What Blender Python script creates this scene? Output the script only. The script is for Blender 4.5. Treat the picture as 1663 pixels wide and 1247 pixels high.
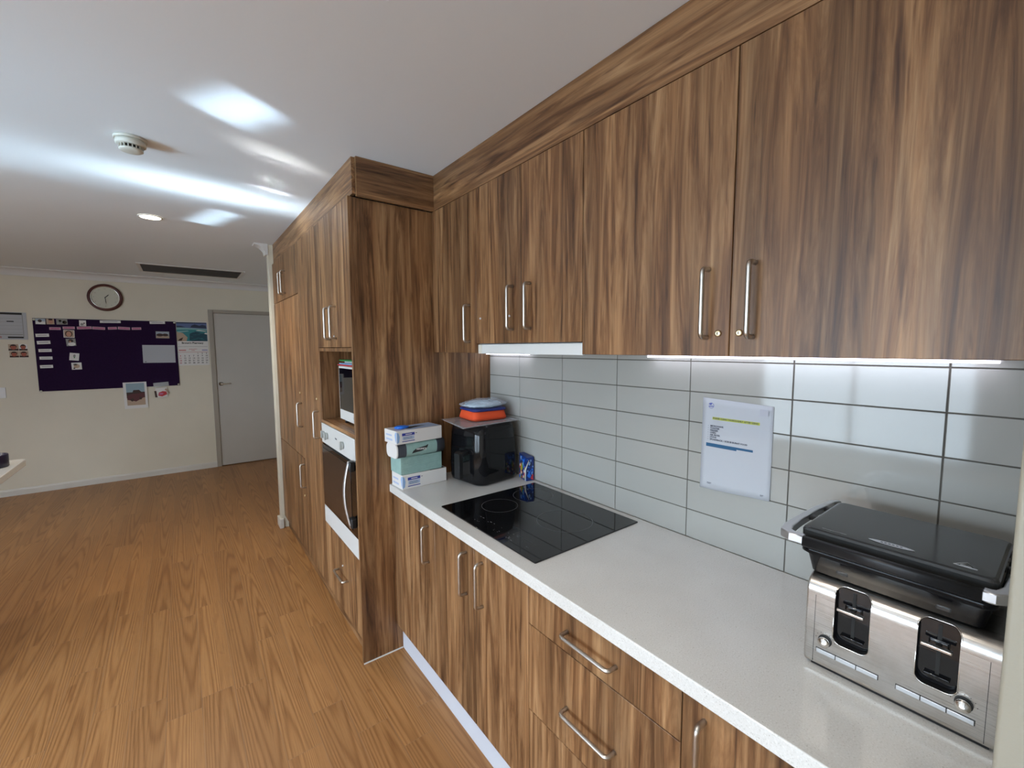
import bpy, bmesh, math, random
from mathutils import Vector, Matrix, noise
PI = math.pi
R = math.radians
for o in list(bpy.data.objects):
    bpy.data.objects.remove(o, do_unlink=True)
S = bpy.context.scene
C = S.collection

# ---------------------------------------------------------------- camera
cam_d = bpy.data.cameras.new('camera')
cam = bpy.data.objects.new('camera', cam_d); C.objects.link(cam)
CR = Vector((0.79521686, -0.60630302, -0.00517597))
CU = Vector((0.05567264, 0.06451341, 0.99636267))
CF = Vector((0.60376378, 0.79261256, -0.08505664))
M = Matrix(((CR.x, CU.x, -CF.x, 0.0), (CR.y, CU.y, -CF.y, 0.0), (CR.z, CU.z, -CF.z, 1.59), (0, 0, 0, 1)))
cam.matrix_world = M
cam_d.sensor_fit = 'HORIZONTAL'; cam_d.sensor_width = 36.0
cam_d.lens = 703.168 * 36.0 / 1663.0
cam_d.clip_start = 0.01; cam_d.clip_end = 200
S.camera = cam

# ---------------------------------------------------------------- view, world, lights
S.view_settings.view_transform = 'Standard'
S.view_settings.look = 'None'
S.view_settings.gamma = 1.0
S.view_settings.use_curve_mapping = False
S.view_settings.exposure = 0.36

W = bpy.data.worlds.new('sky'); S.world = W; W.use_nodes = True
nt = W.node_tree; nt.nodes.clear()
wo = nt.nodes.new('ShaderNodeOutputWorld'); bg = nt.nodes.new('ShaderNodeBackground')
tc = nt.nodes.new('ShaderNodeTexCoord'); sp = nt.nodes.new('ShaderNodeSeparateXYZ')
rp = nt.nodes.new('ShaderNodeValToRGB')
nt.links.new(tc.outputs['Generated'], sp.inputs[0])
mr = nt.nodes.new('ShaderNodeMapRange'); mr.inputs['From Min'].default_value = -1; mr.inputs['From Max'].default_value = 1
nt.links.new(sp.outputs['Z'], mr.inputs['Value']); nt.links.new(mr.outputs[0], rp.inputs[0])
nt.links.new(rp.outputs[0], bg.inputs[0]); nt.links.new(bg.outputs[0], wo.inputs[0])
e = rp.color_ramp.elements
e[0].position = 0.0; e[0].color = (0.42, 0.50, 0.58, 1)
e[1].position = 0.53; e[1].color = (0.71, 0.87, 1.03, 1)
e2 = rp.color_ramp.elements.new(0.46); e2.color = (0.47, 0.57, 0.66, 1)
bg.inputs[1].default_value = 9.6

def area(name, loc, direction, sx, sy, power, col=(1, 1, 1), spread=180, portal=False):
    d = bpy.data.lights.new(name, 'AREA'); d.shape = 'RECTANGLE'; d.size = sx; d.size_y = sy
    d.energy = power; d.color = col; d.spread = R(spread)
    o = bpy.data.objects.new(name, d); C.objects.link(o); o.location = loc
    o.rotation_euler = Vector(direction).to_track_quat('-Z', 'Y').to_euler()
    if portal: d.cycles.is_portal = True
    return o
# window openings: (y0, y1, z0, z1) in the left wall, (x0, x1, z0, z1) in the back wall
XL, YB = -3.6, -2.6
WIN_L = [(-1.90, 0.25, 0.30, 2.15), (0.60, 2.75, 0.30, 2.15)]
WIN_B = []
for y0, y1, z0, z1 in WIN_L:
    area('daylight_portal', (XL - .02, (y0 + y1) / 2, (z0 + z1) / 2), (1, 0, 0), y1 - y0, z1 - z0, 1, portal=True)
for x0, x1, z0, z1 in WIN_B:
    area('daylight_portal', ((x0 + x1) / 2, YB - .02, (z0 + z1) / 2), (0, 1, 0), x1 - x0, z1 - z0, 1, portal=True)
# added lamps aimed up through the left windows, standing in for sun glints
def glow_lamp(tx, ty, slope, width, height, power, spread=1.6, col=(.80, .91, 1.0), dist=5.2, rise=0.42):
    src = Vector((tx - dist, ty - slope * dist, 2.461 - rise * dist * math.sqrt(1 + slope * slope)))
    d = Vector((tx, ty, 2.461)) - src
    return area('added_ceiling_glow', src, d, width, height, power, col, spread)
SKYB = (.62, .83, 1.0)
glow_lamp(.215, 1.93, .62, .235, .075, .22, .7, SKYB)
glow_lamp(.22, 3.58, .32, .44, .060, .26, .6, SKYB)
glow_lamp(.26, 3.00, .14, .20, .30, 1.5, 4.5, (.70, .87, 1.0))
glow_lamp(-.65, 2.92, .14, .36, .70, 1.5, 8.0, SKYB)
glow_lamp(-.3, 2.5, .3, 1.0, .9, 4.0, 22.0, (.42, .74, 1.0))  # added broad blue lamp that only tints the ceiling
glow_lamp(.42, 2.62, .30, .035, .07, .08, .8, (1, .97, .92))
glow_lamp(.45, 2.76, .26, .05, .05, .14, .8, (1, 1, 1))
glow_lamp(.42, 2.30, .55, .08, .07, .10, 1.8, (1, .98, .93))
# unseen downlights added out of the frame to brighten room and far wall
for lx, ly in ((-1.6, .6), (-2.0, 4.6), (-.1, .6)):
    d = bpy.data.lights.new('downlight_lamp', 'SPOT'); d.energy = 38; d.color = (1, .93, .82); d.shadow_soft_size = .05
    d.spot_size = R(130); d.spot_blend = .8
    o = bpy.data.objects.new('downlight_lamp', d); C.objects.link(o); o.location = (lx, ly, 2.44)

# ---------------------------------------------------------------- materials
MATS = {}
def newmat(name):
    m = bpy.data.materials.new(name); m.use_nodes = True
    n = m.node_tree.nodes; b = n['Principled BSDF']; MATS[name] = m
    return m, m.node_tree, b
def mat(name, col, rough=.5, metal=0, bump=0, bscale=60, var=0, vscale=8, coat=0, trans=0, alpha=1, ior=1.5, spec=.5, emit=None, es=1, aniso=0):
    if name in MATS: return MATS[name]
    m, t, b = newmat(name)
    b.inputs['Base Color'].default_value = (*col, 1); b.inputs['Roughness'].default_value = rough
    b.inputs['Metallic'].default_value = metal; b.inputs['IOR'].default_value = ior
    b.inputs['Coat Weight'].default_value = coat; b.inputs['Coat Roughness'].default_value = .05
    b.inputs['Transmission Weight'].default_value = trans; b.inputs['Alpha'].default_value = alpha
    b.inputs['Specular IOR Level'].default_value = spec
    if emit: b.inputs['Emission Color'].default_value = (*emit, 1); b.inputs['Emission Strength'].default_value = es
    tc = t.nodes.new('ShaderNodeTexCoord')
    if var:
        nz = t.nodes.new('ShaderNodeTexNoise'); nz.inputs['Scale'].default_value = vscale; nz.inputs['Detail'].default_value = 5
        t.links.new(tc.outputs['Object'], nz.inputs['Vector'])
        r = t.nodes.new('ShaderNodeValToRGB'); t.links.new(nz.outputs['Fac'], r.inputs[0])
        r.color_ramp.elements[0].position = .3; r.color_ramp.elements[1].position = .7
        r.color_ramp.elements[0].color = (*[c * (1 - var) for c in col], 1)
        r.color_ramp.elements[1].color = (*[min(1, c * (1 + var)) for c in col], 1)
        t.links.new(r.outputs[0], b.inputs['Base Color'])
    if bump:
        nz = t.nodes.new('ShaderNodeTexNoise'); nz.inputs['Scale'].default_value = bscale; nz.inputs['Detail'].default_value = 4
        t.links.new(tc.outputs['Object'], nz.inputs['Vector'])
        bp = t.nodes.new('ShaderNodeBump'); bp.inputs['Strength'].default_value = bump; bp.inputs['Distance'].default_value = .002
        t.links.new(nz.outputs['Fac'], bp.inputs['Height']); t.links.new(bp.outputs[0], b.inputs['Normal'])
    return m

def ramp(t, src, stops):
    r = t.nodes.new('ShaderNodeValToRGB'); t.links.new(src, r.inputs[0])
    el = r.color_ramp.elements
    while len(el) > 1: el.remove(el[-1])
    el[0].position = stops[0][0]; el[0].color = (*stops[0][1], 1)
    for p, c in stops[1:]:
        x = el.new(p); x.color = (*c, 1)
    return r.outputs[0]
def mapped(t, vec, scale, loc=(0, 0, 0), rot=(0, 0, 0)):
    mp = t.nodes.new('ShaderNodeMapping'); t.links.new(vec, mp.inputs['Vector'])
    mp.inputs['Scale'].default_value = scale; mp.inputs['Location'].default_value = loc; mp.inputs['Rotation'].default_value = rot
    return mp.outputs[0]
def nzn(t, vec, scale=1, detail=5, rough=.55, dist=0):
    n = t.nodes.new('ShaderNodeTexNoise'); t.links.new(vec, n.inputs['Vector'])
    n.inputs['Scale'].default_value = scale; n.inputs['Detail'].default_value = detail
    n.inputs['Roughness'].default_value = rough; n.inputs['Distortion'].default_value = dist
    return n.outputs['Fac']
def mixc(t, a, b, fac, mode='MULTIPLY'):
    m = t.nodes.new('ShaderNodeMix'); m.data_type = 'RGBA'; m.blend_type = mode
    if isinstance(fac, float): m.inputs['Factor'].default_value = fac
    else: t.links.new(fac, m.inputs['Factor'])
    for s, k in ((a, 6), (b, 7)):
        if isinstance(s, tuple): m.inputs[k].default_value = (*s, 1)
        else: t.links.new(s, m.inputs[k])
    return m.outputs[2]
def mth(t, op, a, b=None, c=None):
    m = t.nodes.new('ShaderNodeMath'); m.operation = op
    for i, s in enumerate((a, b, c)):
        if s is None: continue
        if isinstance(s, (int, float)): m.inputs[i].default_value = s
        else: t.links.new(s, m.inputs[i])
    return m.outputs[0]

def wood(name, axis='z', gain=.96):
    m, t, b = newmat(name)
    tc = t.nodes.new('ShaderNodeTexCoord'); oi = t.nodes.new('ShaderNodeObjectInfo')
    off = t.nodes.new('ShaderNodeVectorMath'); off.operation = 'SCALE'
    off.inputs[0].default_value = (7.3, 5.1, 3.7); t.links.new(oi.outputs['Random'], off.inputs['Scale'])
    ad = t.nodes.new('ShaderNodeVectorMath'); ad.operation = 'ADD'
    t.links.new(tc.outputs['Object'], ad.inputs[0]); t.links.new(off.outputs[0], ad.inputs[1])
    v = ad.outputs[0]
    def sc(a, l): return {'z': (a, a, l), 'y': (a, l, a), 'x': (l, a, a)}[axis]
    main = nzn(t, mapped(t, v, sc(21, 1.25)), 1, 6, .64, 1.7)
    g = gain
    col = ramp(t, main, [(.27, (.052 * g, .020 * g, .007 * g)), (.40, (.155 * g, .070 * g, .028 * g)), (.50, (.248 * g, .124 * g, .053 * g)),
                         (.60, (.340 * g, .186 * g, .086 * g)), (.73, (.45 * g, .270 * g, .136 * g))])
    band = nzn(t, mapped(t, v, sc(7, .22)), 1, 3, .6, .3)
    bc = ramp(t, band, [(.34, (.50, .48, .47)), (.5, (.92, .91, .90)), (.66, (1.26, 1.26, 1.24))])
    col = mixc(t, col, bc, .9)
    fine = nzn(t, mapped(t, v, sc(150, 2.6)), 1, 3, .6, .2)
    fc = ramp(t, fine, [(.3, (.74, .72, .70)), (.55, (1.03, 1.03, 1.03)), (.7, (1.16, 1.15, 1.12))])
    col = mixc(t, col, fc, .85)
    dk = nzn(t, mapped(t, v, sc(20, 1.3), (3.1, 1.7, 9.2)), 1, 3, .5, .8)
    dc = ramp(t, dk, [(.60, (1, 1, 1)), (.70, (.36, .31, .30))])
    col = mixc(t, col, dc, .9)
    pr = nzn(t, mapped(t, v, sc(75, 5.5), (1.3, 4.2, 2.2)), 1, 2, .5, .4)
    col = mixc(t, col, ramp(t, pr, [(.63, (1, 1, 1)), (.72, (.50, .45, .42))]), .75)
    lt = nzn(t, mapped(t, v, sc(60, 3.2), (6.3, 2.2, 5.2)), 1, 2, .5, .5)
    col = mixc(t, col, ramp(t, lt, [(.62, (1, 1, 1)), (.74, (1.22, 1.24, 1.26))]), .8)
    t.links.new(col, b.inputs['Base Color'])
    b.inputs['Roughness'].default_value = .36; b.inputs['Specular IOR Level'].default_value = .45
    rr = mth(t, 'MULTIPLY_ADD', fine, .12, .34); t.links.new(rr, b.inputs['Roughness'])
    bp = t.nodes.new('ShaderNodeBump'); bp.inputs['Strength'].default_value = .12; bp.inputs['Distance'].default_value = .001
    t.links.new(fine, bp.inputs['Height']); t.links.new(bp.outputs[0], b.inputs['Normal'])
    return m
WOOD = wood('walnut_laminate'); WOODH = wood('walnut_laminate_horizontal', 'y'); WOODX = wood('walnut_laminate_across', 'x')

def floor_mat():
    m, t, b = newmat('oak_laminate_floor')
    tc = t.nodes.new('ShaderNodeTexCoord'); s = t.nodes.new('ShaderNodeSeparateXYZ'); t.links.new(tc.outputs['Object'], s.inputs[0])
    X, Y = s.outputs[0], s.outputs[1]
    w = .1265
    xr = mth(t, 'DIVIDE', mth(t, 'ADD', X, .012), w); row = mth(t, 'FLOOR', xr)
    wn = t.nodes.new('ShaderNodeTexWhiteNoise'); wn.noise_dimensions = '1D'; t.links.new(row, wn.inputs['W'])
    yy = mth(t, 'DIVIDE', mth(t, 'MULTIPLY_ADD', wn.outputs['Value'], 1.9, Y), .86); seg = mth(t, 'FLOOR', yy)
    cb = t.nodes.new('ShaderNodeCombineXYZ'); t.links.new(row, cb.inputs[0]); t.links.new(seg, cb.inputs[1])
    w2 = t.nodes.new('ShaderNodeTexWhiteNoise'); w2.noise_dimensions = '3D'; t.links.new(cb.outputs[0], w2.inputs['Vector'])
    idv = w2.outputs['Value']
    cv = t.nodes.new('ShaderNodeCombineXYZ')
    t.links.new(mth(t, 'MULTIPLY_ADD', idv, 23.0, X), cv.inputs[0]); t.links.new(mth(t, 'MULTIPLY_ADD', idv, 11.0, Y), cv.inputs[1])
    v = cv.outputs[0]
    fine = nzn(t, mapped(t, v, (190, 4.0, 1)), 1, 4, .65, .3)
    # cathedral figure: distance along the board bends long rings
    bend = nzn(t, mapped(t, v, (10, .55, 1)), 1, 2, .5, .0)
    sc2 = t.nodes.new('ShaderNodeSeparateColor'); t.links.new(w2.outputs['Color'], sc2.inputs[0])
    uc = mth(t, 'ADD', mth(t, 'SUBTRACT', mth(t, 'FRACT', xr), .5), mth(t, 'MULTIPLY', mth(t, 'SUBTRACT', sc2.outputs[0], .5), .7))
    para = mth(t, 'MULTIPLY', mth(t, 'MULTIPLY', uc, uc), mth(t, 'MULTIPLY_ADD', idv, 90.0, 50.0))
    along = mth(t, 'MULTIPLY', mth(t, 'MULTIPLY', mth(t, 'SUBTRACT', sc2.outputs[1], .5), 52.0), Y)
    ph = mth(t, 'ADD', mth(t, 'ADD', para, along), mth(t, 'MULTIPLY', bend, 16.0))
    ring = mth(t, 'SINE', mth(t, 'MULTIPLY_ADD', fine, 2.2, ph))
    rc = ramp(t, mth(t, 'MULTIPLY_ADD', ring, .5, .5), [(0, (.285, .131, .046)), (.25, (.338, .162, .058)), (.6, (.376, .186, .069)), (1, (.395, .200, .076))])
    fc = ramp(t, fine, [(.3, (.72, .68, .63)), (.5, (.98, .98, .98)), (.72, (1.14, 1.14, 1.12))])
    col = mixc(t, rc, fc, .8)
    tone = ramp(t, idv, [(0, (.84, .81, .78)), (.5, (.96, .95, .93)), (1, (1.10, 1.10, 1.08))])
    col = mixc(t, col, tone, .75)
    kn = nzn(t, mapped(t, v, (11, 5, 1), (4, 2, 0)), 1, 2, .5, .6)
    col = mixc(t, col, ramp(t, kn, [(.70, (1, 1, 1)), (.80, (.62, .5, .42))]), .8)
    # seams: long one every second strip slightly darker
    fx = mth(t, 'FRACT', xr); edge = mth(t, 'ABSOLUTE', mth(t, 'SUBTRACT', fx, .5))
    sx = mth(t, 'GREATER_THAN', edge, .491)
    fy = mth(t, 'ABSOLUTE', mth(t, 'SUBTRACT', mth(t, 'FRACT', yy), .5)); sy = mth(t, 'GREATER_THAN', fy, .4985)
    sm = mth(t, 'MULTIPLY', mth(t, 'MAXIMUM', sx, sy), .55)
    col = mixc(t, col, (.28, .17, .10), sm, 'MIX')
    t.links.new(col, b.inputs['Base Color'])
    t.links.new(mth(t, 'MULTIPLY_ADD', fine, .16, .32), b.inputs['Roughness'])
    b.inputs['Specular IOR Level'].default_value = .4
    bp = t.nodes.new('ShaderNodeBump'); bp.inputs['Strength'].default_value = .1; bp.inputs['Distance'].default_value = .001
    t.links.new(fine, bp.inputs['Height']); t.links.new(bp.outputs[0], b.inputs['Normal'])
    return m
FLOOR = floor_mat()

def quartz():
    m, t, b = newmat('speckled_quartz')
    tc = t.nodes.new('ShaderNodeTexCoord'); v = tc.outputs['Object']
    n1 = nzn(t, v, 330, 2, .6); n2 = nzn(t, mapped(t, v, (1, 1, 1), (5, 3, 1)), 190, 2, .7); n3 = nzn(t, v, 5, 3, .5)
    c = ramp(t, n1, [(.26, (.44, .43, .40)), (.38, (.64, .63, .605)), (.58, (.665, .655, .635)), (.76, (.77, .77, .75))])
    c = mixc(t, c, ramp(t, n2, [(.27, (.45, .40, .34)), (.335, (1, 1, 1))]), .75)
    c = mixc(t, c, ramp(t, n3, [(.3, (.95, .945, .94)), (.7, (1.03, 1.03, 1.03))]), 1.0)
    t.links.new(c, b.inputs['Base Color']); b.inputs['Roughness'].default_value = .14; b.inputs['Specular IOR Level'].default_value = .5
    return m
QUARTZ = quartz()

def brushed():
    m, t, b = newmat('brushed_steel')
    tc = t.nodes.new('ShaderNodeTexCoord'); v = tc.outputs['Object']
    n1 = nzn(t, mapped(t, v, (900, 6, 900)), 1, 3, .6); n2 = nzn(t, v, 22, 4, .6)
    c = ramp(t, n1, [(.3, (.46, .44, .42)), (.7, (.60, .58, .55))])
    c = mixc(t, c, ramp(t, n2, [(.35, (.86, .83, .80)), (.6, (1, 1, 1))]), .8)
    t.links.new(c, b.inputs['Base Color']); b.inputs['Metallic'].default_value = 1
    t.links.new(mth(t, 'MULTIPLY_ADD', n1, .15, .22), b.inputs['Roughness'])
    return m
STEEL = brushed()
NICKEL = mat('satin_nickel', (.56, .53, .49), .34, 1)
ALU = mat('satin_aluminium', (.66, .67, .69), .42, 1)
GOLD = mat('brass_lock', (.72, .60, .38), .3, 1)
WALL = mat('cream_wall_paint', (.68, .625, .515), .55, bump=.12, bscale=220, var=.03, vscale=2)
NIBW = mat('cream_paint_darkened', (.32, .295, .235), .5, bump=.1, bscale=220)  # same cream paint, darkened in colour to tame window light beside the camera
CEIL = mat('ceiling_paint', (.77, .81, .845), .42, bump=.06, bscale=90)
CORN = mat('cornice_paint', (.66, .64, .62), .5)
TAUPE = mat('taupe_gloss_paint', (.36, .32, .27), .35)
DOORM = mat('door_paint', (.50, .47, .43), .4, var=.03, vscale=3)
SKIRT = mat('skirting_paint', (.62, .59, .54), .4)
TILE = mat('white_glazed_tile', (.355, .35, .325), .06, bump=.05, bscale=9, spec=.5)
GROUT = mat('grey_grout', (.10, .09, .075), .9)
KICK = mat('pale_kickboard', (.56, .58, .64), .35)
WHITE = mat('white_enamel', (.66, .67, .66), .25)
WPLAST = mat('white_plastic', (.72, .72, .73), .35)
BLACKG = mat('black_glass', (.004, .004, .005), .03, spec=.6)
BLACKP = mat('black_gloss_plastic', (.006, .006, .007), .07, spec=.32)
BLACKM = mat('black_satin_plastic', (.011, .011, .012), .38, spec=.35)
BLACKB = mat('black_press_base', (.005, .005, .006), .16, spec=.18)
CHAR = mat('charcoal_plastic', (.030, .031, .031), .13)
DARKGLASS = mat('brown_oven_glass', (.035, .022, .016), .08, spec=.6)
DARK = mat('dark_recess', (.012, .011, .010), .8)
KNOBG = mat('grey_knob', (.36, .37, .35), .4)
PAPER = mat('white_paper', (.44, .45, .48), .7)
CARD = mat('white_carton', (.72, .70, .68), .5)
INK = mat('black_ink', (.02, .02, .02), .7)
GREYINK = mat('grey_ink', (.05, .055, .08), .7)
LBLUE = mat('light_blue_print', (.26, .42, .70), .5)
BLUE = mat('royal_blue_print', (.035, .05, .32), .5)
VBLUE = mat('bright_blue_plastic', (.02, .18, .75), .4)
TEAL = mat('teal_print', (.006, .075, .17), .6)
YEL = mat('highlighter_yellow', (.42, .44, .04), .6)
MINT = mat('pale_green_carton', (.28, .44, .41), .5, var=.08, vscale=40)
MINTD = mat('pale_green_carton_edge', (.18, .32, .30), .5)
NAVYG = mat('slate_carton', (.055, .062, .08), .5)
ORANGE = mat('orange_fabric', (.80, .085, .018), .75, bump=.3, bscale=500)
NAVY = mat('navy_binding', (.015, .025, .16), .6)
PURPLE = mat('purple_felt', (.020, .007, .034), .95, bump=.4, bscale=700, var=.1, vscale=60, spec=.15)
PINK = mat('pink_print', (.55, .16, .30), .6)
RED = mat('red_print', (.50, .03, .04), .6)
GREEN = mat('green_plastic', (.03, .28, .07), .4)
MAHOG = mat('dark_red_wood', (.075, .012, .009), .3)
CREAMD = mat('clock_dial', (.56, .55, .46), .5)
CHROME = mat('polished_chrome', (.75, .72, .68), .15, 1)
SKIN = mat('skin_print', (.50, .26, .18), .7)
HAIRP = mat('dark_brown_print', (.05, .025, .02), .7)
GREYP = mat('mid_grey_print', (.26, .26, .25), .7)
SANDP = mat('sand_print', (.45, .33, .24), .7)
SEAP = mat('sea_green_print', (.03, .22, .24), .6)
SEAD = mat('deep_sea_print', (.008, .06, .09), .6)
SEAL = mat('pale_water_print', (.22, .42, .42), .6)
SKYP = mat('slate_blue_print', (.10, .14, .30), .6)
HILLP = mat('dark_headland_print', (.02, .03, .07), .6)
MAROON = mat('maroon_print', (.10, .02, .025), .6)
CLEAR = mat('clear_plastic', (.85, .87, .90), .12, alpha=.32, ior=1.3)
CLEARB = mat('crumpled_clear_film', (.80, .86, .93), .15, alpha=.30, ior=1.3, bump=.8, bscale=60)
CONTENT = mat('pale_blue_tissue', (.42, .56, .70), .6, var=.55, vscale=45, bump=.5, bscale=70)
GLASSM = mat('window_glass', (1, 1, 1), 0, trans=1, ior=1.01, alpha=.12)
VENTM = mat('grille_brown', (.14, .12, .105), .6)
LEDM = mat('led_strip', (.9, .9, 1), .5, emit=(.84, .84, 1.0), es=4.2)
BULB = mat('downlight_lens', (1, 1, 1), .5, emit=(1, .90, .66), es=10)

# ---------------------------------------------------------------- helpers
def nb(): return bmesh.new()
def box(bm, x0, x1, y0, y1, z0, z1, bev=0, seg=2, mi=0, rot=None, piv=None):
    if x0 > x1: x0, x1 = x1, x0
    if y0 > y1: y0, y1 = y1, y0
    if z0 > z1: z0, z1 = z1, z0
    v = [bm.verts.new(p) for p in ((x0, y0, z0), (x1, y0, z0), (x1, y1, z0), (x0, y1, z0), (x0, y0, z1), (x1, y0, z1), (x1, y1, z1), (x0, y1, z1))]
    fs = [bm.faces.new([v[i] for i in q]) for q in ((3, 2, 1, 0), (4, 5, 6, 7), (0, 1, 5, 4), (1, 2, 6, 5), (2, 3, 7, 6), (3, 0, 4, 7))]
    for f in fs: f.material_index = mi
    vs = v
    if bev > 0:
        es = list({e for f in fs for e in f.edges})
        r = bmesh.ops.bevel(bm, geom=es, offset=bev, segments=seg, profile=.5, affect='EDGES')
        vs = list({w for f in r['faces'] for w in f.verts})
        for f in r['faces']: f.material_index = mi; f.smooth = True
    if rot:
        bmesh.ops.rotate(bm, verts=vs, cent=piv or ((x0 + x1) / 2, (y0 + y1) / 2, (z0 + z1) / 2), matrix=rot)
    return vs
def prism(bm, pts, d0, d1, axis='z', mi=0, bev=0, smooth=False):
    """extrude a 2-D outline. axis z: pts=(x,y); axis y: pts=(x,z); axis x: pts=(y,z)"""
    def P(p, d): return {'z': (p[0], p[1], d), 'y': (p[0], d, p[1]), 'x': (d, p[0], p[1])}[axis]
    a = [bm.verts.new(P(p, d0)) for p in pts]; b = [bm.verts.new(P(p, d1)) for p in pts]
    n = len(pts); fs = [bm.faces.new(a), bm.faces.new(b[::-1])]
    for i in range(n):
        f = bm.faces.new((a[i], b[i], b[(i + 1) % n], a[(i + 1) % n])); f.smooth = smooth; fs.append(f)
    for f in fs: f.material_index = mi
    bmesh.ops.recalc_face_normals(bm, faces=fs)
    if bev:
        es = list(set(fs[0].edges) | set(fs[1].edges))
        r = bmesh.ops.bevel(bm, geom=es, offset=bev, segments=2, profile=.5, affect='EDGES')
        for f in r['faces']: f.material_index = mi; f.smooth = True
    return fs
def rrect(x0, x1, y0, y1, r, n=6):
    pts = []
    for cx, cy, a in ((x1 - r, y1 - r, 0), (x0 + r, y1 - r, 90), (x0 + r, y0 + r, 180), (x1 - r, y0 + r, 270)):
        for i in range(n + 1):
            t = R(a + 90 * i / n); pts.append((cx + r * math.cos(t), cy + r * math.sin(t)))
    return pts
def loft(bm, rings, cap0=True, cap1=True, mi=0, smooth=True):
    vr = [[bm.verts.new(p) for p in r] for r in rings]; n = len(vr[0]); fs = []
    for a, b in zip(vr, vr[1:]):
        for i in range(n):
            f = bm.faces.new((a[i], a[(i + 1) % n], b[(i + 1) % n], b[i])); f.smooth = smooth; fs.append(f)
    if cap0: fs.append(bm.faces.new(vr[0][::-1]))
    if cap1: fs.append(bm.faces.new(vr[-1]))
    for f in fs: f.material_index = mi
    bmesh.ops.recalc_face_normals(bm, faces=fs)
    return vr
def lathe(bm, prof, c, axis='z', n=40, mi=0, cap=True):
    rings = []
    for r, h in prof:
        ring = []
        for i in range(n):
            a = 2 * PI * i / n; u, v = r * math.cos(a), r * math.sin(a)
            ring.append({'z': (c[0] + u, c[1] + v, c[2] + h), 'y': (c[0] + u, c[1] + h, c[2] + v), 'x': (c[0] + h, c[1] + u, c[2] + v)}[axis])
        rings.append(ring)
    loft(bm, rings, cap, cap, mi)
def tube(bm, pts, r, n=12, mi=0, closed=False):
    pts = [Vector(p) for p in pts]; rings = []; up = None
    for i, p in enumerate(pts):
        d = (pts[min(i + 1, len(pts) - 1)] - pts[max(i - 1, 0)]).normalized()
        if up is None:
            up = d.cross(Vector((0, 0, 1))) if abs(d.z) < .9 else d.cross(Vector((1, 0, 0)))
        s = up - d * up.dot(d); s.normalize(); up = s; w = d.cross(s)
        rr = r[i] if isinstance(r, (list, tuple)) else r
        rings.append([tuple(p + (s * math.cos(2 * PI * k / n) + w * math.sin(2 * PI * k / n)) * rr) for k in range(n)])
    loft(bm, rings, True, True, mi)
def bentpath(corners, rad, n=6):
    c = [Vector(p) for p in corners]; out = [c[0]]
    for i in range(1, len(c) - 1):
        a = (c[i - 1] - c[i]).normalized(); b = (c[i + 1] - c[i]).normalized()
        p0 = c[i] + a * rad; p1 = c[i] + b * rad
        for k in range(n + 1):
            t = k / n; out.append(p0 * (1 - t) ** 2 + c[i] * 2 * t * (1 - t) + p1 * t * t)
    out.append(c[-1]); return out

def wloc(o):
    v = Vector((0, 0, 0))
    while o: v = v + o.location; o = o.parent
    return v
def obj(name, bm, mats, parent=None, label=None, origin=None):
    me = bpy.data.meshes.new(name)
    if not isinstance(mats, (list, tuple)): mats = [mats]
    base = wloc(parent) if parent else Vector((0, 0, 0))
    org = Vector(origin) if origin else base
    bmesh.ops.translate(bm, verts=bm.verts[:], vec=-org)
    bm.to_mesh(me); bm.free()
    for m in mats: me.materials.append(m)
    o = bpy.data.objects.new(name, me); C.objects.link(o)
    o.parent = parent; o.location = org - base
    if label: o['label'] = label
    return o
def thing(name, label, cat, loc, group=None):
    o = bpy.data.objects.new(name, None); C.objects.link(o); o.location = loc; o.empty_display_size = .05
    o['label'] = label; o['category'] = cat
    if group: o['group'] = group
    return o
def tag(o, label, cat, group=None):
    o['label'] = label; o['category'] = cat
    if group: o['group'] = group
    return o
def struct(name, bm, mats, parent=None):
    o = obj(name, bm, mats, parent)
    if not parent: o['kind'] = 'structure'
    return o
def text_into(bm, s, size, fn, mi=0, align='LEFT', bold=0.0):
    """adds flat lettering to bm; fn maps (u, v) on the sheet to a point"""
    cu = bpy.data.curves.new('lettering', 'FONT'); cu.body = s; cu.size = size; cu.align_x = align; cu.align_y = 'CENTER'
    cu.offset = bold; cu.resolution_u = 2
    o = bpy.data.objects.new('lettering', cu); C.objects.link(o)
    dg = bpy.context.evaluated_depsgraph_get(); me = bpy.data.meshes.new_from_object(o.evaluated_get(dg))
    mp = {}
    for v in me.vertices: mp[v.index] = bm.verts.new(fn(v.co.x, v.co.y))
    for p in me.polygons:
        try:
            f = bm.faces.new([mp[i] for i in p.vertices]); f.material_index = mi
        except ValueError: pass
    bpy.data.objects.remove(o, do_unlink=True); bpy.data.curves.remove(cu); bpy.data.meshes.remove(me)
def poly(bm, pts, mi=0):
    f = bm.faces.new([bm.verts.new(p) for p in pts]); f.material_index = mi; return f

# ================================================================= SETTING
HC = 2.461; YF = 6.977; XW = 1.43; XR = 1.439
bm = nb(); box(bm, XL - .1, XR + .1, YB - .1, YF + .1, -.1, 0); struct('floor', bm, FLOOR)
bm = nb(); box(bm, XL - .1, XR + .1, YB - .1, YF + .1, HC, HC + .1); struct('ceiling', bm, CEIL)
bm = nb(); box(bm, XR, XR + .1, YB, YF, 0, HC); struct('wall_right', bm, WALL)
bm = nb()
DX0, DX1, DZ = .307, 1.235, 2.10
box(bm, XL, DX0 + .01, YF, YF + .1, 0, HC); box(bm, DX1 - .01, XR, YF, YF + .1, 0, HC); box(bm, DX0 + .01, DX1 - .01, YF, YF + .1, DZ - .01, HC)
box(bm, DX0 - .05, DX1 + .05, YF + .1, YF + .14, 0, DZ + .05)  # added unseen backing, blocks light leaking under the door
struct('wall_far', bm, WALL)
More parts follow.
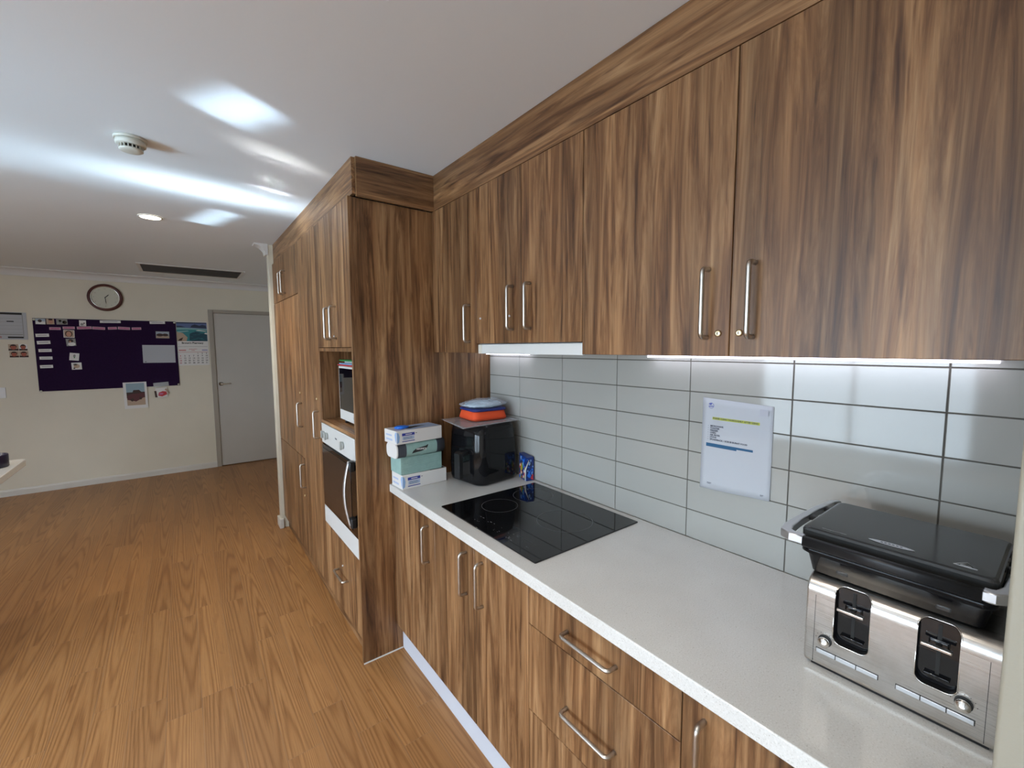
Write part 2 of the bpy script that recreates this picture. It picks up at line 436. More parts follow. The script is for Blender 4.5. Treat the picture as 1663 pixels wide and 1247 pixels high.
def holed(fixed, t, u0, u1, holes, ax):
    bm = nb()
    def B(a, b, z0, z1):
        if ax == 'x': box(bm, fixed - t, fixed, a, b, z0, z1)
        else: box(bm, a, b, fixed - t, fixed, z0, z1)
    cur = u0
    for a, b, z0, z1 in holes:
        B(cur, a, 0, HC); B(a, b, 0, z0); B(a, b, z1, HC); cur = b
    B(cur, u1, 0, HC)
    return bm
struct('wall_left', holed(XL, .1, YB, YF, WIN_L, 'x'), WALL)
struct('wall_back', holed(YB, .1, XL, XR, WIN_B, 'y'), WALL)
def window(n, a, b, z0, z1, ax, fixed):
    bm = nb()
    def B(u0, u1, w0, w1, d0=.07, d1=.03):
        if ax == 'x': box(bm, fixed - d0, fixed - d1, u0, u1, w0, w1)
        else: box(bm, u0, u1, fixed - d0, fixed - d1, w0, w1)
    f = .045; m = (a + b) / 2
    B(a, b, z0, z0 + f); B(a, b, z1 - f, z1); B(a, a + f, z0 + f, z1 - f); B(b - f, b, z0 + f, z1 - f); B(m - f / 2, m + f / 2, z0 + f, z1 - f)
    w = struct('window_%d' % n, bm, WPLAST)
    bm = nb()
    if ax == 'x': box(bm, fixed - .052, fixed - .048, a + f, b - f, z0 + f, z1 - f)
    else: box(bm, a + f, b - f, fixed - .052, fixed - .048, z0 + f, z1 - f)
    obj('pane', bm, GLASSM, w)
for i_, w_ in enumerate(WIN_L): window(i_ + 1, *w_, 'x', XL)
# stub wall that closes the kitchen run next to the camera, and the one behind the tall cabinets
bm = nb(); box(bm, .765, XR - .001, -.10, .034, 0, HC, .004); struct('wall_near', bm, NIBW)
bm = nb(); box(bm, .628, XR - .001, 4.205, 4.30, 0, HC - .001, .003); struct('wall_end', bm, mat('cream_paint_lightened', (.66, .62, .51), .5, bump=.1, bscale=220))  # lighter copy of the near wall's paint, brightness put into the colour
# skirting
bm = nb(); prism(bm, [(YF, 0), (YF - .016, 0), (YF - .016, .055), (YF - .010, .073), (YF, .073)], XL, DX0, 'x'); struct('baseboard_far', bm, SKIRT)
bm = nb(); box(bm, .610, .644, 4.187, 4.315, 0, .085, .004); struct('baseboard_end', bm, SKIRT)
# cornices
prof = [(0, 0), (-.082, 0), (-.082, -.010)]
for i in range(9):
    a = R(90 * i / 8); prof.append((-.082 + .066 * math.sin(a), -.076 + .066 * math.cos(a)))
prof += [(-.016, -.080), (0, -.080)]
bm = nb(); prism(bm, [(YF + p[0], HC + p[1]) for p in prof], XL, XR, 'x', smooth=False); struct('trim_1', bm, CORN)
bm = nb(); prism(bm, [(.628 + p[0] * 1.2, HC + p[1] * 1.1) for p in prof], 4.20, 4.31, 'y'); struct('trim_2', bm, CORN)
# door in the far wall
bm = nb()
for x0, x1 in ((DX0, DX0 + .052), (DX1 - .052, DX1)): box(bm, x0, x1, YF - .018, YF + .06, 0, DZ, .003)
box(bm, DX0 + .0525, DX1 - .0525, YF - .017, YF + .06, DZ - .045, DZ, .003)
struct('trim_3', bm, TAUPE)
bm = nb(); box(bm, DX0 + .054, DX1 - .054, YF + .002, YF + .038, .008, DZ - .047, .002); d1 = struct('door_1', bm, DOORM)
bm = nb(); lathe(bm, [(.026, 0), (.026, -.010), (.010, -.012), (.010, -.050)], (.405, YF + .001, 1.118), 'y', 24)
tube(bm, bentpath([(.405, YF - .045, 1.118), (.415, YF - .052, 1.118), (.515, YF - .05, 1.121)], .006), .0085, 10)
hd = obj('door_handle', bm, CHROME, d1, 'chrome lever handle')

# ================================================================= BENCH RUN
GAP = .0011
def d_handle(cx, cy, cz, length, axis, out=(-1, 0, 0), stand=.032, r=.0061):
    """bar pull: mounts on the surface at (cx, cy, cz) centre; axis 'z' or 'y'"""
    bm = nb(); o = Vector(out); a = Vector((0, 0, 1)) if axis == 'z' else Vector((0, 1, 0))
    c = Vector((cx, cy, cz)); h = length / 2
    tube(bm, bentpath([c - a * h - o * .0005, c - a * h + o * stand, c + a * h + o * stand, c + a * h - o * .0005], .014), r, 12)
    return bm
def lock_bm(x, y, z, r=.0085):
    bm = nb(); lathe(bm, [(r, .0), (r, -.004), (r * .8, -.006), (r * .55, -.0062)], (x, y, z), 'x', 20)
    box(bm, x - .0066, x - .006, y - r * .12, y + r * .12, z - r * .4, z + r * .4, mi=1)
    return bm
def door(parent, x, y0, y1, z0, z1, handle=None, lock=None, small=False, name='door', m=WOOD, th=.018):
    bm = nb(); box(bm, x, x + th, y0 + GAP, y1 - GAP, z0 + GAP, z1 - GAP, .0012, 1)
    d = obj(name, bm, m, parent)
    if handle:
        hy, hz, ax, ln = handle
        obj('handle', d_handle(x, hy, hz, ln, ax), NICKEL, d, 'satin metal bar handle')
    if lock:
        r = .0045 if small else .0085
        obj('lock', lock_bm(x, lock[0], lock[1], r), [WPLAST if small else GOLD, INK], d, 'small pale lock' if small else 'round brass key lock')
    return d
XB, ZB0, ZB1 = .825, .140, .858
YT = 2.09
def carcass(parent, x0, x1, y0, y1, z0, z1, m=None):
    bm = nb(); box(bm, x0, x1, y0 + .002, y1 - .002, z0, z1); return obj('carcass', bm, m or WPLAST, parent)
def base_unit(label, y0, y1):
    t = thing('base_cabinet', label, 'cabinet', (XB, (y0 + y1) / 2, ZB0)); carcass(t, XB + .020, XW - .004, y0, y1, ZB0, ZB1 - .001); return t
t = base_unit('single-door walnut base cabinet against the tall side panel, under the stacked boxes', 1.64, YT)
door(t, XB, 1.64, YT - .002, ZB0, ZB1, (1.70, .722, 'z', .165))
t = base_unit('two-door walnut base cabinet under the black cooktop', 1.003, 1.64)
door(t, XB, 1.321, 1.64, ZB0, ZB1, (1.378, .727, 'z', .165)); door(t, XB, 1.003, 1.321, ZB0, ZB1, (1.266, .729, 'z', .165))
t = base_unit('walnut drawer unit with horizontal bar handles below the middle of the worktop', .478, 1.003)
for a, b, hz in ((.722, ZB1, .788), (.434, .722, .556), (ZB0, .434, .29)):
    door(t, XB, .478, 1.003, a, b, (.744, hz, 'y', .172), name='drawer')
t = base_unit('single-door walnut base cabinet nearest the camera, under the toaster', .036, .478)
door(t, XB, .037, .478, ZB0, ZB1, (.427, .728, 'z', .165))
bm = nb(); box(bm, .855, .870, .036, YT - .001, .001, ZB0 - .002)
tag(obj('kickboard', bm, KICK), 'pale grey kickboard strip along the floor under the base cabinets', 'kickboard')
bm = nb(); box(bm, .8045, XW - .001, .036, YT - .001, .86, .90, .003, 3)
tag(obj('worktop', bm, QUARTZ), 'speckled light grey stone worktop along the tiled wall', 'worktop')

# tiles
bm = nb(); box(bm, XW + .003, XR - .001, .0355, YT - .001, .9005, 1.564, mi=1)
ty, tz, t0, r0, g = .3254, .1068, 1.8106, 1.5366, .0032
random.seed(5)
for k in range(-1, 6):
    for r in range(-1, 6):
        y1 = t0 - k * ty; y0 = y1 - ty; z1 = r0 - r * tz; z0 = z1 - tz
        y1 = min(y1, YT); y0 = max(y0, .036); z1 = min(z1, 1.566); z0 = max(z0, .899)
        if y1 - y0 < .01 or z1 - z0 < .01: continue
        vs = box(bm, XW, XR - .002, y0 + g / 2, y1 - g / 2, z0 + g / 2, z1 - g / 2, .0012, 2)
        tilt = random.uniform(-.0022, .0022); tl2 = random.uniform(-.004, .004)
        yc, zc = (y0 + y1) / 2, (z0 + z1) / 2
        for v in vs:
            if v.co.x < XW + .004: v.co.x += (v.co.y - yc) * tilt + (v.co.z - zc) * tl2
tag(obj('tiled_splashback', bm, [TILE, GROUT]), 'white glazed rectangular wall tiles with dark grout behind the worktop', 'splashback')

# ---- cooktop
t = thing('cooktop', 'black glass ceramic cooktop set flush in the worktop', 'cooktop', (1.125, 1.322, .9))
bm = nb(); prism(bm, rrect(.860, 1.390, 1.012, 1.640, .004, 3), .9002, .9052, 'z', bev=.001); obj('glass_plate', bm, BLACKG, t)
RING = mat('printed_ring', (.15, .15, .16), .3)
def ringmesh(cx, cy, r, w=.0016, a0=0, a1=360):
    bm = nb(); n = 72; vs = []
    for i in range(n + 1):
        a = R(a0 + (a1 - a0) * i / n)
        vs.append((bm.verts.new((cx + (r - w / 2) * math.cos(a), cy + (r - w / 2) * math.sin(a), .9055)), bm.verts.new((cx + (r + w / 2) * math.cos(a), cy + (r + w / 2) * math.sin(a), .9055))))
    for p, q in zip(vs, vs[1:]): bm.faces.new((p[0], p[1], q[1], q[0]))
    return bm
for cx, cy, r in ((1.17, 1.198, .110), (1.063, 1.488, .078), (1.262, 1.500, .092)):
    obj('burner_ring', ringmesh(cx, cy, r), RING, t, 'thin grey ring marking a heating zone')
bm = nb(); random.seed(2)
for i in range(30):
    y = random.uniform(1.10, 1.44); x = random.choice((.897, .905, .924, .932)) + random.uniform(-.002, .002); s_ = random.uniform(.0015, .005)
    poly(bm, [(x - s_ * .35, y - s_, .9056), (x + s_ * .35, y - s_, .9056), (x + s_ * .35, y + s_, .9056), (x - s_ * .35, y + s_, .9056)])
poly(bm, [(.940, 1.10, .9056), (.9408, 1.10, .9056), (.9408, 1.21, .9056), (.940, 1.21, .9056)])
obj('touch_controls', bm, RING, t, 'faint grey touch control marks')

# ================================================================= WALL CABINETS
XU, ZU0, ZUs, ZU1 = 1.071, 1.563, 1.605, 2.286
def wall_unit(label, y0, y1, z0):
    t = thing('wall_cabinet', label, 'cabinet', (XU, (y0 + y1) / 2, z0)); carcass(t, XU + .020, XR - .002 if z0 > 1.57 else XW + .008, y0, y1, z0 + .001, ZU1); return t
t = wall_unit('narrow single-door walnut wall cabinet in the corner beside the tall panel', 1.67, YT, ZU0)
door(t, XU, 1.67, YT - .002, ZU0, ZU1, (1.727, 1.699, 'z', .167))
t = wall_unit('two-door walnut wall cabinet with shorter doors above the rangehood', 1.018, 1.67, ZUs)
door(t, XU, 1.342, 1.67, ZUs, ZU1, (1.397, 1.747, 'z', .170), (1.632, 1.717), True)
door(t, XU, 1.018, 1.342, ZUs, ZU1, (1.287, 1.746, 'z', .170))
bm = nb(); lathe(bm, [(.0045, 0), (.0045, -.004), (.003, -.005)], (XU, 1.418, 1.716), 'x', 16); obj('lock', bm, WPLAST, t, 'small pale lock')
t = wall_unit('large two-door walnut wall cabinet with brass key locks, above the toaster', .036, 1.018, ZU0)
door(t, XU, .526, 1.018, ZU0, ZU1, (.583, 1.697, 'z', .170), (.5535, 1.621)); door(t, XU, .037, .526, ZU0, ZU1, (.472, 1.697, 'z', .172), (.502, 1.621))
# bulkhead over the wall cabinets and over the tall cabinets
bm = nb(); box(bm, XU, XU + .018, .036, YT - .0305, ZU1 + .001, HC - .001); box(bm, XU + .018, XU + .03, .036, YT - .0305, ZU1 + .001, HC - .002)
tag(obj('bulkhead', bm, WOODH), 'long walnut filler panel between the wall cabinets and the ceiling', 'cabinet panel')
t = thing('bulkhead', 'walnut filler panels closing the tall cabinets up to the ceiling', 'cabinet panel', (.662, 3.1, 2.29))
bm = nb(); box(bm, .6645, .680, YT - .012, 4.20, 2.297, HC - .001); obj('front_panel', bm, WOODH, t)
bm = nb(); box(bm, .6805, XR - .002, YT - .030, YT - .012, 2.2865, HC - .001); obj('side_panel', bm, WOODX, t)

# ---- rangehood
t = thing('rangehood', 'slim white slide-out rangehood under the shorter wall cabinet', 'rangehood', (1.09, 1.344, 1.56))
bm = nb(); box(bm, 1.094, XW - .012, 1.024, 1.664, 1.567, ZUs - .001, .002); obj('body', bm, WPLAST, t)
bm = nb(); box(bm, 1.078, 1.093, 1.022, 1.640, 1.561, ZUs - .003, .002); obj('front_strip', bm, WHITE, t, 'white pull-out front strip')
bm = nb(); box(bm, 1.078, 1.093, 1.642, 1.668, 1.561, ZUs - .003, .002); obj('end_cap', bm, mat('cream_plastic', (.62, .60, .52), .4), t, 'cream end cap')
bm = nb(); box(bm, 1.13, 1.38, 1.06, 1.62, 1.5655, 1.5672); obj('filter', bm, GREYP, t)
for y0, y1, lab in ((1.70, 2.07, 'short glowing white strip light under the corner wall cabinet'), (.10, .99, 'long glowing white strip light under the large wall cabinet')):
    t = thing('strip_light', lab, 'light', (1.395, (y0 + y1) / 2, 1.563))
    bm = nb(); box(bm, 1.385, 1.412, y0, y1, 1.556, 1.5625); obj('housing', bm, WPLAST, t)
    bm = nb(); box(bm, 1.388, 1.414, y0 + .005, y1 - .005, 1.549, 1.5558, .001); obj('diffuser', bm, LEDM, t, 'glowing white diffuser')

# ================================================================= TALL CABINETS
XT = .652; Y1, Y2, YE = 2.755, 3.252, 4.200
t = thing('oven_cabinet', 'tall walnut oven housing with open microwave niche, nearest of the tall cabinets', 'cabinet', (XT, 2.43, 0))
bm = nb(); box(bm, .6455, XR - .001, YT, YT + .018, .004, 2.2855, .001, 1); obj('side_panel', bm, WOOD, t, 'full-height walnut side panel')
bm = nb(); box(bm, .6455, .852, YT - .004, YT - .0003, .0005, .006); obj('edge_strip', bm, WPLAST, t, 'thin white sealant strip along the floor')
yi = YT + .019
bm = nb()
box(bm, XT + .002, XR - .02, Y1 - .018, Y1 - .001, 1.145, 1.592)      # far cheek of niche
box(bm, XT + .002, XR - .02, yi, Y1 - .018, 1.571, 1.590)             # niche ceiling
box(bm, XR - .04, XR - .02, yi, Y1 - .018, 1.166, 1.571)
obj('niche_lining', bm, WOOD, t)
bm = nb(); box(bm, XT, XR - .02, yi, Y1 - .002, 1.1465, 1.1645); obj('shelf', bm, WOODH, t)
bm = nb(); box(bm, XT + .02, XR - .02, yi, Y1 - .002, 1.593, 2.285); obj('carcass', bm, WOOD, t)
bm = nb(); box(bm, XT + .02, XR - .02, yi, Y1 - .002, .10, .529)
obj('carcass', bm, WOOD, t)
door(t, XT, 2.428, Y1, 1.592, 2.296, (2.478, 1.720, 'z', .166)); door(t, XT, yi - .001, 2.428, 1.592, 2.296, (2.372, 1.722, 'z', .166), (2.405, 1.652), True)
door(t, XT, yi - .001, Y1, .112, .529, (2.415, .330, 'y', .170), (2.415, .383), True, name='drawer')
bm = nb(); box(bm, XT + .03, XT + .045, yi, Y1, .001, .11); obj('kickboard', bm, WOODH, t)
t = thing('pantry_cabinet', 'narrow full-height walnut pantry cabinet beside the oven', 'cabinet', (XT, 3.0, 0))
bm = nb(); box(bm, XT + .02, XR - .02, Y1 + .001, Y2 - .001, .10, 2.285); obj('carcass', bm, WOOD, t)
door(t, XT, Y1, Y2, .112, 2.296, (2.820, 1.120, 'z', .166), (2.845, 1.276))
bm = nb(); box(bm, XT + .03, XT + .045, Y1, Y2, .001, .11); obj('kickboard', bm, WOODH, t)
t = thing('pantry_cabinet', 'wide walnut pantry cabinet with small top doors, at the far end of the run', 'cabinet', (XT, 3.72, 0))
bm = nb(); box(bm, XT + .02, XR - .02, Y2 + .001, YE - .002, .10, 2.285); obj('carcass', bm, WOOD, t)
door(t, XT, 3.715, YE, 1.962, 2.296, (3.765, 2.085, 'z', .163)); door(t, XT, Y2, 3.715, 1.962, 2.296, (3.663, 2.085, 'z', .163))
door(t, XT, Y2, YE, .815, 1.960, (3.285, 1.124, 'z', .166), (3.318, 1.276)); door(t, XT, Y2, YE, .112, .813, (3.272, .690, 'z', .166), (3.312, .534))
bm = nb(); box(bm, XT + .03, XT + .045, Y2, YE - .002, .001, .11); obj('kickboard', bm, WOODH, t)

# ---- wall oven
t = thing('wall_oven', 'white built-in oven with dark glass side-opening door', 'oven', (XT, 2.43, .53))
oy0, oy1 = yi + .001, Y1 - .003
bm = nb(); box(bm, XT + .022, 1.2, oy0, oy1, .532, 1.143); obj('housing', bm, GREYP, t)
bm = nb(); box(bm, XT - .002, XT + .022, oy0, oy1, 1.026, 1.143, .002); cp = obj('control_panel', bm, WHITE, t, 'white control panel')
for ky in (2.700, 2.628, 2.318):
    bm = nb(); lathe(bm, [(.019, 0), (.018, -.010)], (XT - .002, ky, 1.080), 'x', 24)
    box(bm, XT - .022, XT - .008, ky - .006, ky + .006, 1.080 - .022, 1.080 + .022, .004)
    obj('knob', bm, KNOBG, cp, 'grey grip knob')
bm = nb()
for k in range(4): poly(bm, [(XT - .0024, 2.47 - k * .010, 1.088), (XT - .0024, 2.463 - k * .010, 1.088), (XT - .0024, 2.463 - k * .010, 1.096), (XT - .0024, 2.47 - k * .010, 1.096)])
obj('maker_mark', bm, GREYINK, cp)
bm = nb(); box(bm, XT - .004, XT + .021, oy0 + .001, oy1 - .001, .640, 1.016, .002); dr = obj('door', bm, BLACKG, t, 'dark glass oven door')
bm = nb(); box(bm, XT - .006, XT - .0045, oy0 + .09, oy1 - .02, .660, .995, .0005); obj('window', bm, DARKGLASS, dr, 'brown tinted oven window')
bm = nb(); pts = []; rr = []
for i in range(17):
    s = i / 16; z = .700 + (1.035 - .700) * s; bow = math.sin(PI * s)
    pts.append((XT - .030 - .022 * bow, oy0 + .030 + .016 * bow, z)); rr.append(.0075 + .003 * bow)
rings = []
for p, r_ in zip(pts, rr):
    rings.append([(p[0] + .006 * math.cos(a), p[1] + r_ * 1.35 * math.sin(a), p[2]) for a in [2 * PI * k / 12 for k in range(12)]])
loft(bm, rings); hh = obj('handle', bm, ALU, dr, 'curved silver vertical oven handle')
for z in (.700, .985):
    bm = nb(); box(bm, XT - .034, XT - .0045, oy0 + .004, oy0 + .050, z, z + .052, .008, 3); obj('handle_mount', bm, BLACKM, dr, 'black handle mount')
bm = nb(); box(bm, XT - .003, XT + .021, oy0, oy1, .533, .637, .002); obj('lower_panel', bm, WHITE, t, 'plain white lower panel')

# ---- microwave
mx = .710; my0, my1, mz0, mz1 = 2.122, 2.566, 1.186, 1.489
t = thing('microwave_oven', 'white microwave inside the open niche above the oven', 'microwave', (mx, 2.34, 1.1645))
bm = nb(); box(bm, mx + .012, mx + .34, my0, my1, mz0, mz1, .004); obj('body', bm, WPLAST, t)
bm = nb(); box(bm, mx, mx + .0115, my0, my1, mz0, mz1, .003); dr = obj('door', bm, WHITE, t, 'white door frame')
bm = nb(); box(bm, mx - .0015, mx - .0003, my0 + .02, my1 - .013, mz0 + .057, mz1 - .012); obj('window', bm, BLACKG, dr, 'dark door window')
bm = nb(); text_into(bm, 'LG', .020, lambda u, v: (mx - .0006, 2.325 - u, mz0 + .032 + v)); obj('maker_mark', bm, GREYINK, dr)
for fx in (mx + .03, mx + .30):
    for fy in (my0 + .04, my1 - .04):
        bm = nb(); lathe(bm, [(.016, 0), (.013, .021)], (fx, fy, 1.165), 'z', 14); obj('foot', bm, BLACKM, t)
for i, (m_, lab, z, a, b) in enumerate(((RED, 'red flat board lowest on the microwave', 1.490, 2.150, 2.622), (LBLUE, 'blue flat board on the red board, on the microwave', 1.4975, 2.150, 2.600), (GREEN, 'green flat tray topmost on the microwave', 1.5155, 2.17, 2.612))):
    bm = nb(); prism(bm, rrect(.715 + .004 * i, .99, a, b, .02, 4), z, z + .0065, 'z', bev=.0015)
    if i == 2:
        prism(bm, rrect(.715 + .004 * i, .99, a, b, .02, 4), z + .0066, z + .0075, 'z')
    tag(obj('chopping_board', bm, m_), lab, 'chopping board', 'flat boards stacked on the microwave')
bm = nb(); prism(bm, rrect(.735, .90, 2.22, 2.545, .015, 4), 1.5045, 1.515, 'z', bev=.002)
tag(obj('folded_cloth', bm, mat('pale_grey_cloth', (.45, .48, .50), .9, bump=.4, bscale=300)), 'folded pale cloth between the blue board and the green tray', 'cloth')

# ================================================================= THINGS ON THE WORKTOP, far end
def carton(name, label, cat, c, sx, sy, z0, z1, rot, mats, group=None):
    """carton centred on c=(x, y); returns thing + body; local frame helper"""
    t = thing(name, label, cat, (c[0], c[1], z0), group); t.rotation_euler = (0, 0, 0)
    Rm = Matrix.Rotation(rot, 3, 'Z')
    bm = nb(); box(bm, c[0] - sx / 2, c[0] + sx / 2, c[1] - sy / 2, c[1] + sy / 2, z0, z1, .0015, 1, rot=Rm, piv=(c[0], c[1], z0))
    b = obj('box_body', bm, mats, t)
    def fr(face, u, v, d=.0006):
        """face 'f' front(-y): u along +x, 'l' left(-x): u along -y... 't' top"""
        if face == 'f': p = Vector((u, -sy / 2 - d, v))
        elif face == 'l': p = Vector((-sx / 2 - d, -u, v))
        else: p = Vector((u, v, z1 - z0 + d))
        p = Rm @ p; return (c[0] + p.x, c[1] + p.y, z0 + p.z)
    return t, b, fr
def patch(bm, fr, face, u0, u1, v0, v1, mi=0, d=.0006):
    poly(bm, [fr(face, u0, v0, d), fr(face, u1, v0, d), fr(face, u1, v1, d), fr(face, u0, v1, d)], mi)
def glove_prints(t, fr, h, sx):
    bm = nb(); u = -sx / 2
    patch(bm, fr, 'f', u + .028, u + .095, h * .60, h * .80, 1)
    patch(bm, fr, 'f', u + .030, u + .093, h * .30, h * .56, 2)
    patch(bm, fr, 'f', u + .028, u + .095, h * .16, h * .22, 1)
    patch(bm, fr, 'f', u + .046, u + .080, h * .67, h * .73, 3, .0009)
    for k in range(4): patch(bm, fr, 'f', u + .036, u + .036 + .05 - .006 * (k % 2), h * (.33 + .055 * k), h * (.345 + .055 * k), 4, .0009)
    patch(bm, fr, 'f', u + .10, u + .108, h * .7, h * .74, 4)
    # soft blue shapes near the corner and on the end
    pts = [(u + .001, .08), (u + .012, .18), (u + .016, .55), (u + .010, .85), (u + .001, .92)]
    poly(bm, [fr('f', p[0], p[1] * h) for p in pts], 0)
    poly(bm, [fr('l', p[0], p[1] * h) for p in ((.060, .1), (.050, .3), (.044, .7), (.052, .92), (.060, .95))], 0)
    patch(bm, fr, 'l', -.045, .015, h * .56, h * .68, 2)
    patch(bm, fr, 'l', -.045, .020, h * .22, h * .36, 2)
    obj('printed_label', bm, [LBLUE, BLUE, mat('pale_blue_print', (.42, .50, .68), .5), CARD, GREYINK], t, 'blue printed label')
t, b, fr = carton('glove_box', 'white and blue glove box lying flat on the worktop, bottom of the stack', 'box', (.938, 2.018), .245, .122, .9003, .971, R(2), CARD, 'glove boxes in the stack')
glove_prints(t, fr, .071, .245)
bm = nb(); patch(bm, fr, 't', .03, .115, -.058, .055, 0, .0008); obj('opening_flap', bm, NAVYG, t)
t, b, fr = carton('tissue_box', 'pale green tissue carton in the middle of the stack', 'box', (.925, 2.022), .225, .118, .9723, 1.058, R(1.5), MINT)
bm = nb(); random.seed(9)
for k in range(9):
    v = .010 + k * .0085; u0 = -.10 + random.uniform(0, .05)
    poly(bm, [fr('f', u0, v), fr('f', u0 + .15 - random.uniform(0, .04), v + .004), fr('f', u0 + .15, v + .006), fr('f', u0, v + .0022)], 0)
obj('grain_print', bm, mat('green_grain_print', (.22, .37, .35), .5), t)
bm = nb(); patch(bm, fr, 't', -.11, .11, -.057, .057, 0, .0004); obj('top_panel', bm, NAVYG, t)
# paper towel pack: a soft rounded pack
t = thing('paper_towel_pack', 'pale green and slate paper towel pack lying on the tissue carton', 'paper towel pack', (.915, 1.99, 1.0588))
Rm = Matrix.Rotation(R(3), 3, 'Z')
def packring(x, grow=0):
    out = []
    for (yy, zz) in rrect(-.058 - grow, .058 + grow, -grow, .070 + grow, .026, 5):
        p = Rm @ Vector((x, yy, 0)); out.append((.915 + p.x, 1.998 + p.y, 1.0600 + zz))
    return out
bm = nb()
loft(bm, [packring(-.132), packring(-.126, .0006)], True, False, 2, False)
loft(bm, [packring(-.126, .0007), packring(-.082, .0007)], False, False, 1)
loft(bm, [packring(-.082, .0006), packring(.085, .0006)], False, False, 0)
loft(bm, [packring(.085, .0007), packring(.130, .0006)], False, True, 1)
obj('wrapper', bm, [MINT, NAVYG, CARD], t)
def pk(u, v, d=.0012):
    p = Rm @ Vector((u, -.058 - d, 0)); return (.915 + p.x, 1.998 + p.y, 1.0600 + v)
bm = nb()
leaf = [(-.050, .022), (-.042, .034), (-.025, .044), (.0, .047), (.025, .050), (.040, .056), (.036, .044), (.026, .033), (.0, .027), (-.025, .025)]
poly(bm, [pk(p[0] - .005, p[1] - .004) for p in leaf], 0)
text_into(bm, 'Kleenex', .0165, lambda a, b: pk(-.004 - a, .0335 - b + .06 * a, .0020), 1, 'CENTER', .0004)
obj('brand_mark', bm, [INK, CARD], t, 'dark leaf with the word Kleenex upside down')
t, b, fr = carton('glove_box', 'opened white and blue glove box on top of the stack', 'box', (.903, 2.000), .250, .125, 1.1315, 1.196, R(5), CARD, 'glove boxes in the stack')
glove_prints(t, fr, .0645, .250)
bm = nb(); patch(bm, fr, 't', -.055, .118, -.055, .052, 0, .0008)
poly(bm, [fr('t', p[0], p[1], .0012) for p in ((-.085, -.012), (-.03, -.030), (.02, -.014), (.065, -.006), (.02, .012), (-.04, .014))], 1)
obj('opening', bm, [mat('flap_blue', (.34, .46, .66), .5), DARK], t, 'torn dark opening')
bm = nb()
bmesh.ops.create_icosphere(bm, subdivisions=3, radius=1)
for v in bm.verts:
    n = noise.noise(v.co * 2.2); v.co *= 1 + .35 * n
    v.co = Vector((v.co.x * .034, v.co.y * .026, v.co.z * .008)) + Vector((.835, 1.985, 1.204))
for f in bm.faces: f.smooth = True
tag(obj('disposable_glove', bm, VBLUE), 'bright blue glove poking out of the topmost glove box', 'glove')

# ---- air fryer
fx, fy = 1.247, 1.894
t = thing('air_fryer', 'glossy black air fryer standing in the corner of the worktop', 'air fryer', (fx, fy, .9))
def fring(hw, hd, z, r, rot=R(7), n=8):
    out = []
    for (u, v) in rrect(-hw, hw, -hd, hd, r, n):
        a = u * math.cos(rot) - v * math.sin(rot); b_ = u * math.sin(rot) + v * math.cos(rot)
        out.append((fx + a, fy + b_, z))
    return out
bm = nb()
loft(bm, [fring(.122, .122, .9005, .05), fring(.134, .134, .906, .055), fring(.138, .138, .925, .058), fring(.139, .139, .99, .058), fring(.138, .138, 1.07, .058),
          fring(.133, .133, 1.15, .056), fring(.128, .128, 1.185, .055), fring(.112, .112, 1.201, .05), fring(.08, .08, 1.204, .04)])
obj('body', bm, BLACKP, t)
bm = nb()
def fpt(u, v, z):
    rot = R(7); return (fx + u * math.cos(rot) - v * math.sin(rot), fy + u * math.sin(rot) + v * math.cos(rot), z)
# drawer seam and pull on the room side
loft(bm, [[fpt(-.1405, v, z) for v, z in rrect(-.085, .085, .925, 1.080, .02, 4)], [fpt(-.1375, v, z) for v, z in rrect(-.087, .087, .923, 1.082, .02, 4)]], True, False, 0, False)
dw = obj('drawer', bm, BLACKP, t)
bm = nb(); o_ = [(-.200, .943), (-.186, .938), (-.180, .95), (-.178, 1.052), (-.142, 1.058), (-.142, 1.075), (-.186, 1.075), (-.200, 1.066)]
rings = [[fpt(u, v, z) for u, z in o_] for v in (-.056, -.050, -.020, -.014)]
loft(bm, rings, smooth=False); obj('handle', bm, BLACKM, dw, 'black upright drawer grip')
# clear sheet on it
bm = nb(); q = [(1.035, 1.742), (1.408, 1.776), (1.402, 2.072), (1.085, 2.050)]
N = 12; g_ = [[None] * (N + 1) for _ in range(N + 1)]
for i in range(N + 1):
    for j in range(N + 1):
        s, u = i / N, j / N
        x = (q[0][0] * (1 - s) + q[1][0] * s) * (1 - u) + (q[3][0] * (1 - s) + q[2][0] * s) * u
        y = (q[0][1] * (1 - s) + q[1][1] * s) * (1 - u) + (q[3][1] * (1 - s) + q[2][1] * s) * u
        e_ = max(abs(s - .5), abs(u - .5)) * 2
        g_[i][j] = bm.verts.new((x, y, 1.2062 + .0015 * (1 - e_) * 0 + (.002 if e_ > .95 else 0)))
for i in range(N):
    for j in range(N): f = bm.faces.new((g_[i][j], g_[i + 1][j], g_[i + 1][j + 1], g_[i][j + 1])); f.smooth = True
ex = bmesh.ops.extrude_face_region(bm, geom=bm.faces[:]); bmesh.ops.translate(bm, verts=[v for v in ex['geom'] if isinstance(v, bmesh.types.BMVert)], vec=(0, 0, -.0014))
tag(obj('plastic_sheet', bm, CLEAR), 'clear plastic sheet lying on top of the air fryer', 'plastic sheet')
